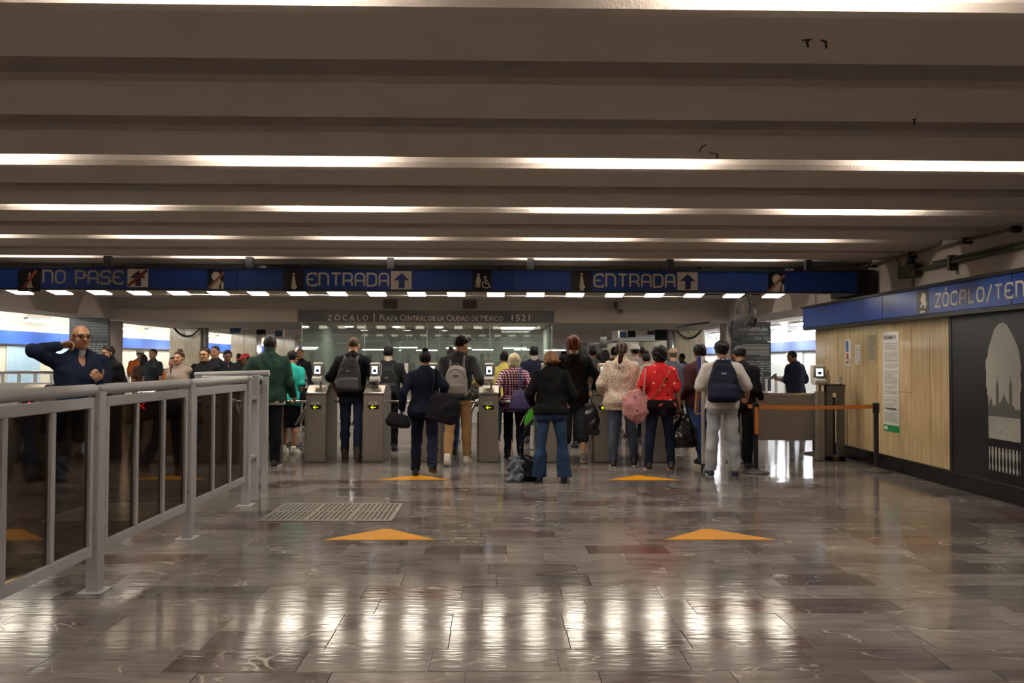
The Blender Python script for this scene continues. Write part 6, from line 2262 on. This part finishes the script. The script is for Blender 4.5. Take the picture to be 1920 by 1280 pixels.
for p, sd, lab in ((P32, 0, 'dark phone in the hand of the man in the right passage'), (P25, 0, 'dark phone in the hand of the man before the pale column'), (P11, 0, 'pale phone in the left hand of the woman in flared jeans')):
    Wr, El = p['arms'][sd][2], p['arms'][sd][1]
    d = nrm(Wr - El)
    c = Wr + d * .12 * p['s'] + np.array([0, 0, .035])
    o = carried('phone', lab, 'phone', p, Frame(), tuple(c))
    Rm = Matrix.Rotation(RAD(-40), 4, 'X')
    MB().box((-.036, -.075, -.005), (.036, .075, .005), bev=.004).build('case', mat('phone_pale', '9a948c', .3) if p is P11 else BLK, o, Rm)
    MB().box((-.032, -.07, .004), (.032, .07, .0062)).build('screen', m_pb, o, Rm)
# bags on the floor by the woman in flared jeans
x, y = PX(986, 9.75, 880), 9.80
o = thing('backpack', 'black backpack lying on the floor beside the woman in flared jeans', 'backpack', (x + .03, y, 0))
put('bag_body', grow([loft(Frame(), [0, .06, .18, .25, .29], [.13, .165, .15, .11, .05], [.11, .13, .12, .09, .04], k=.02)], .008, folds(.018, 1.2, 1.3), (), .02, 'bag'), cloth('soft_black_bag', '17181b', rough=.6), o)
MB().tube([(-.09, -.05, .26), (-.05, -.08, .31), (.01, -.06, .30), (.05, -.02, .27)], .010, 7).build('strap', DK, o)
MB().tube([(.02, -.12, .20), (-.03, -.11, .27), (-.06, -.03, .29)], .008, 6).build('grab_handle', DK, o)
o = thing('jacket', 'grey blue jacket crumpled over the floor bag', 'jacket', (x - .12, y - .11, 0))
put('cloth', grow([loft(Frame((0, .02, 0), rx(-8)), [0, .05, .16, .24, .29], [.105, .10, .085, .085, .06], [.055, .06, .055, .05, .03], k=.02), limb((-.04, -.02, .03), (-.10, -.02, .02), .04, .022, .03), limb((.06, -.03, .02), (.03, -.05, .012), .035, .018, .02)], .008, folds(.026, 3.3, 1.5), [lambda X, Y, Z: -(Z - .002) + 0 * X + 0 * Y], .02, 'cloth'), cloth('blue_grey_jersey', '646b74'), o)
# green crate and purple backpack glimpsed in the gaps
o = thing('trolley_bag', 'bright green bag on a folding trolley beyond the plaid shirt woman', 'bag', (PX(999, 12.9, 790), 12.9, .42))
MB().prism([(-.14, 0, .0), (.06, 0, .0), (.10, 0, .30), (-.05, 0, .30)], (0, .25, 0)).build('green_bag', cloth('lime_canvas', '4fae34'), o)
MB().tube([(-.14, -.02, -.06), (.12, -.02, .22)], .022, 8).tube([(.10, .26, -.42), (.10, .26, .35)], .014, 8).tube([(-.10, .26, -.42), (.10, .26, -.42)], .014, 8).build('trolley_frame', m_dark, o)

# ---- the far crowd: a few figures of their own, then copies with their parts
far_spec = [
    ('dark haired person in grey', '4a4a4d', False, 'short', DARK), ('woman with long dark hair in brown', '4b3a33', True, 'long', BROWN), ('man in black', '1b1b1e', False, 'full', BROWN), ('woman in a pale blouse', '8d857c', True, 'bun', BROWN), ('man in a navy shirt', '22263a', False, 'buzz', DARK)]
protos = []
crowd = [  # px, distance, height, prototype, turn, label
    (1094, 13.4, 1.66, 1, 10, 'woman with long dark hair just right of the tall person in black'),
    (1111, 15.2, 1.72, 0, -15, 'person in grey turned aside beyond the fifth card reader'),
    (1123, 18., 1.60, 2, 0, 'man in black far back above the card reader, small head'),
    (1136, 15.0, 1.66, 1, 5, 'woman with dark hair close left of the floral hoodie woman'),
    (1152, 16.5, 1.73, 2, -20, 'man in black directly left of the ponytail'),
    (1213, 14.2, 1.60, 3, 0, 'woman with a hair bun between the ponytail and the curly hair'),
    (1058, 20., 1.68, 2, 170, 'man in black facing this way beside the tall person'),
    (845, 14.4, 1.66, 3, 0, 'woman in a pale blouse left of the young man in the charcoal sweater'),
    (917, 25.2, 1.68, 2, 180, 'man in black seen through the glass above the card reader'),
    (640, 26., 1.62, 1, 180, 'woman with long hair seen through the left panes of the glass case'),
    (695, 25.6, 1.66, 4, 150, 'man in navy seen through the glass beside the fair haired man'),
    (765, 27., 1.64, 0, 180, 'person in grey seen through the middle of the glass case'),
    (822, 25.4, 1.60, 3, 170, 'woman in a pale blouse behind the glass, left of the young man'),
    (903, 28., 1.70, 0, 200, 'person in grey far back behind the glass case'),
    (985, 26.5, 1.63, 1, 180, 'woman with long hair seen through the glass beside the navy polo man'),
    (1046, 29., 1.68, 4, 10, 'man in navy far back between glass case and tall person'),
    (1030, 24.6, 1.58, 3, 190, 'woman in a pale blouse at the right edge of the glass case'),
    (1084, 32., 1.70, 2, 0, 'man in black furthest back under the hanging screen'),
    (448, 22., 1.62, 0, 180, 'person in grey in the far left passage beside the columns'),
    (940, 27.4, 1.66, 4, 190, 'man in navy seen through the glass over the yellow T-shirt'),
    (585, 24.8, 1.64, 2, 170, 'man in black seen through the greenish side pane'),
    (1282, 20.5, 1.66, 4, 40, 'man in navy before the second right column'),
    (722, 27.8, 1.58, 1, 175, 'woman with long hair seen through the glass behind the black jacket man'),
]
first = {}
for px, Y, h, k, turn, lab in crowd:
    lab0, col, fem, hs, sk = far_spec[k]
    if k not in first:
        pp = person(lab, px, Y, h, turn, sk, (hs, '17120f'), dict(kind='long', m=cloth('crowd_cloth_%d' % k, col), loose=.02), TR(DK if k % 2 else DJEAN), ('low', BLK, BLS), (.24, .14, 1.0), 'hang', (4, 3, 2), (-5, 5, 2), 0, (0, 6), 1.08, 0, fem, v=.017, facing=True)
        first[k] = (pp['root'], h)
    else:
        r, h0 = first[k]
        q = dup(r, (PX(px, Y), Y, 0), RAD(turn), lab)
        q.scale = (h / h0,) * 3
    (first[k][0] if len([c for c in crowd if c[3] == k and c[0] == px]) and first[k][0]['label'] == lab else q)['group'] = 'people further back in the station'
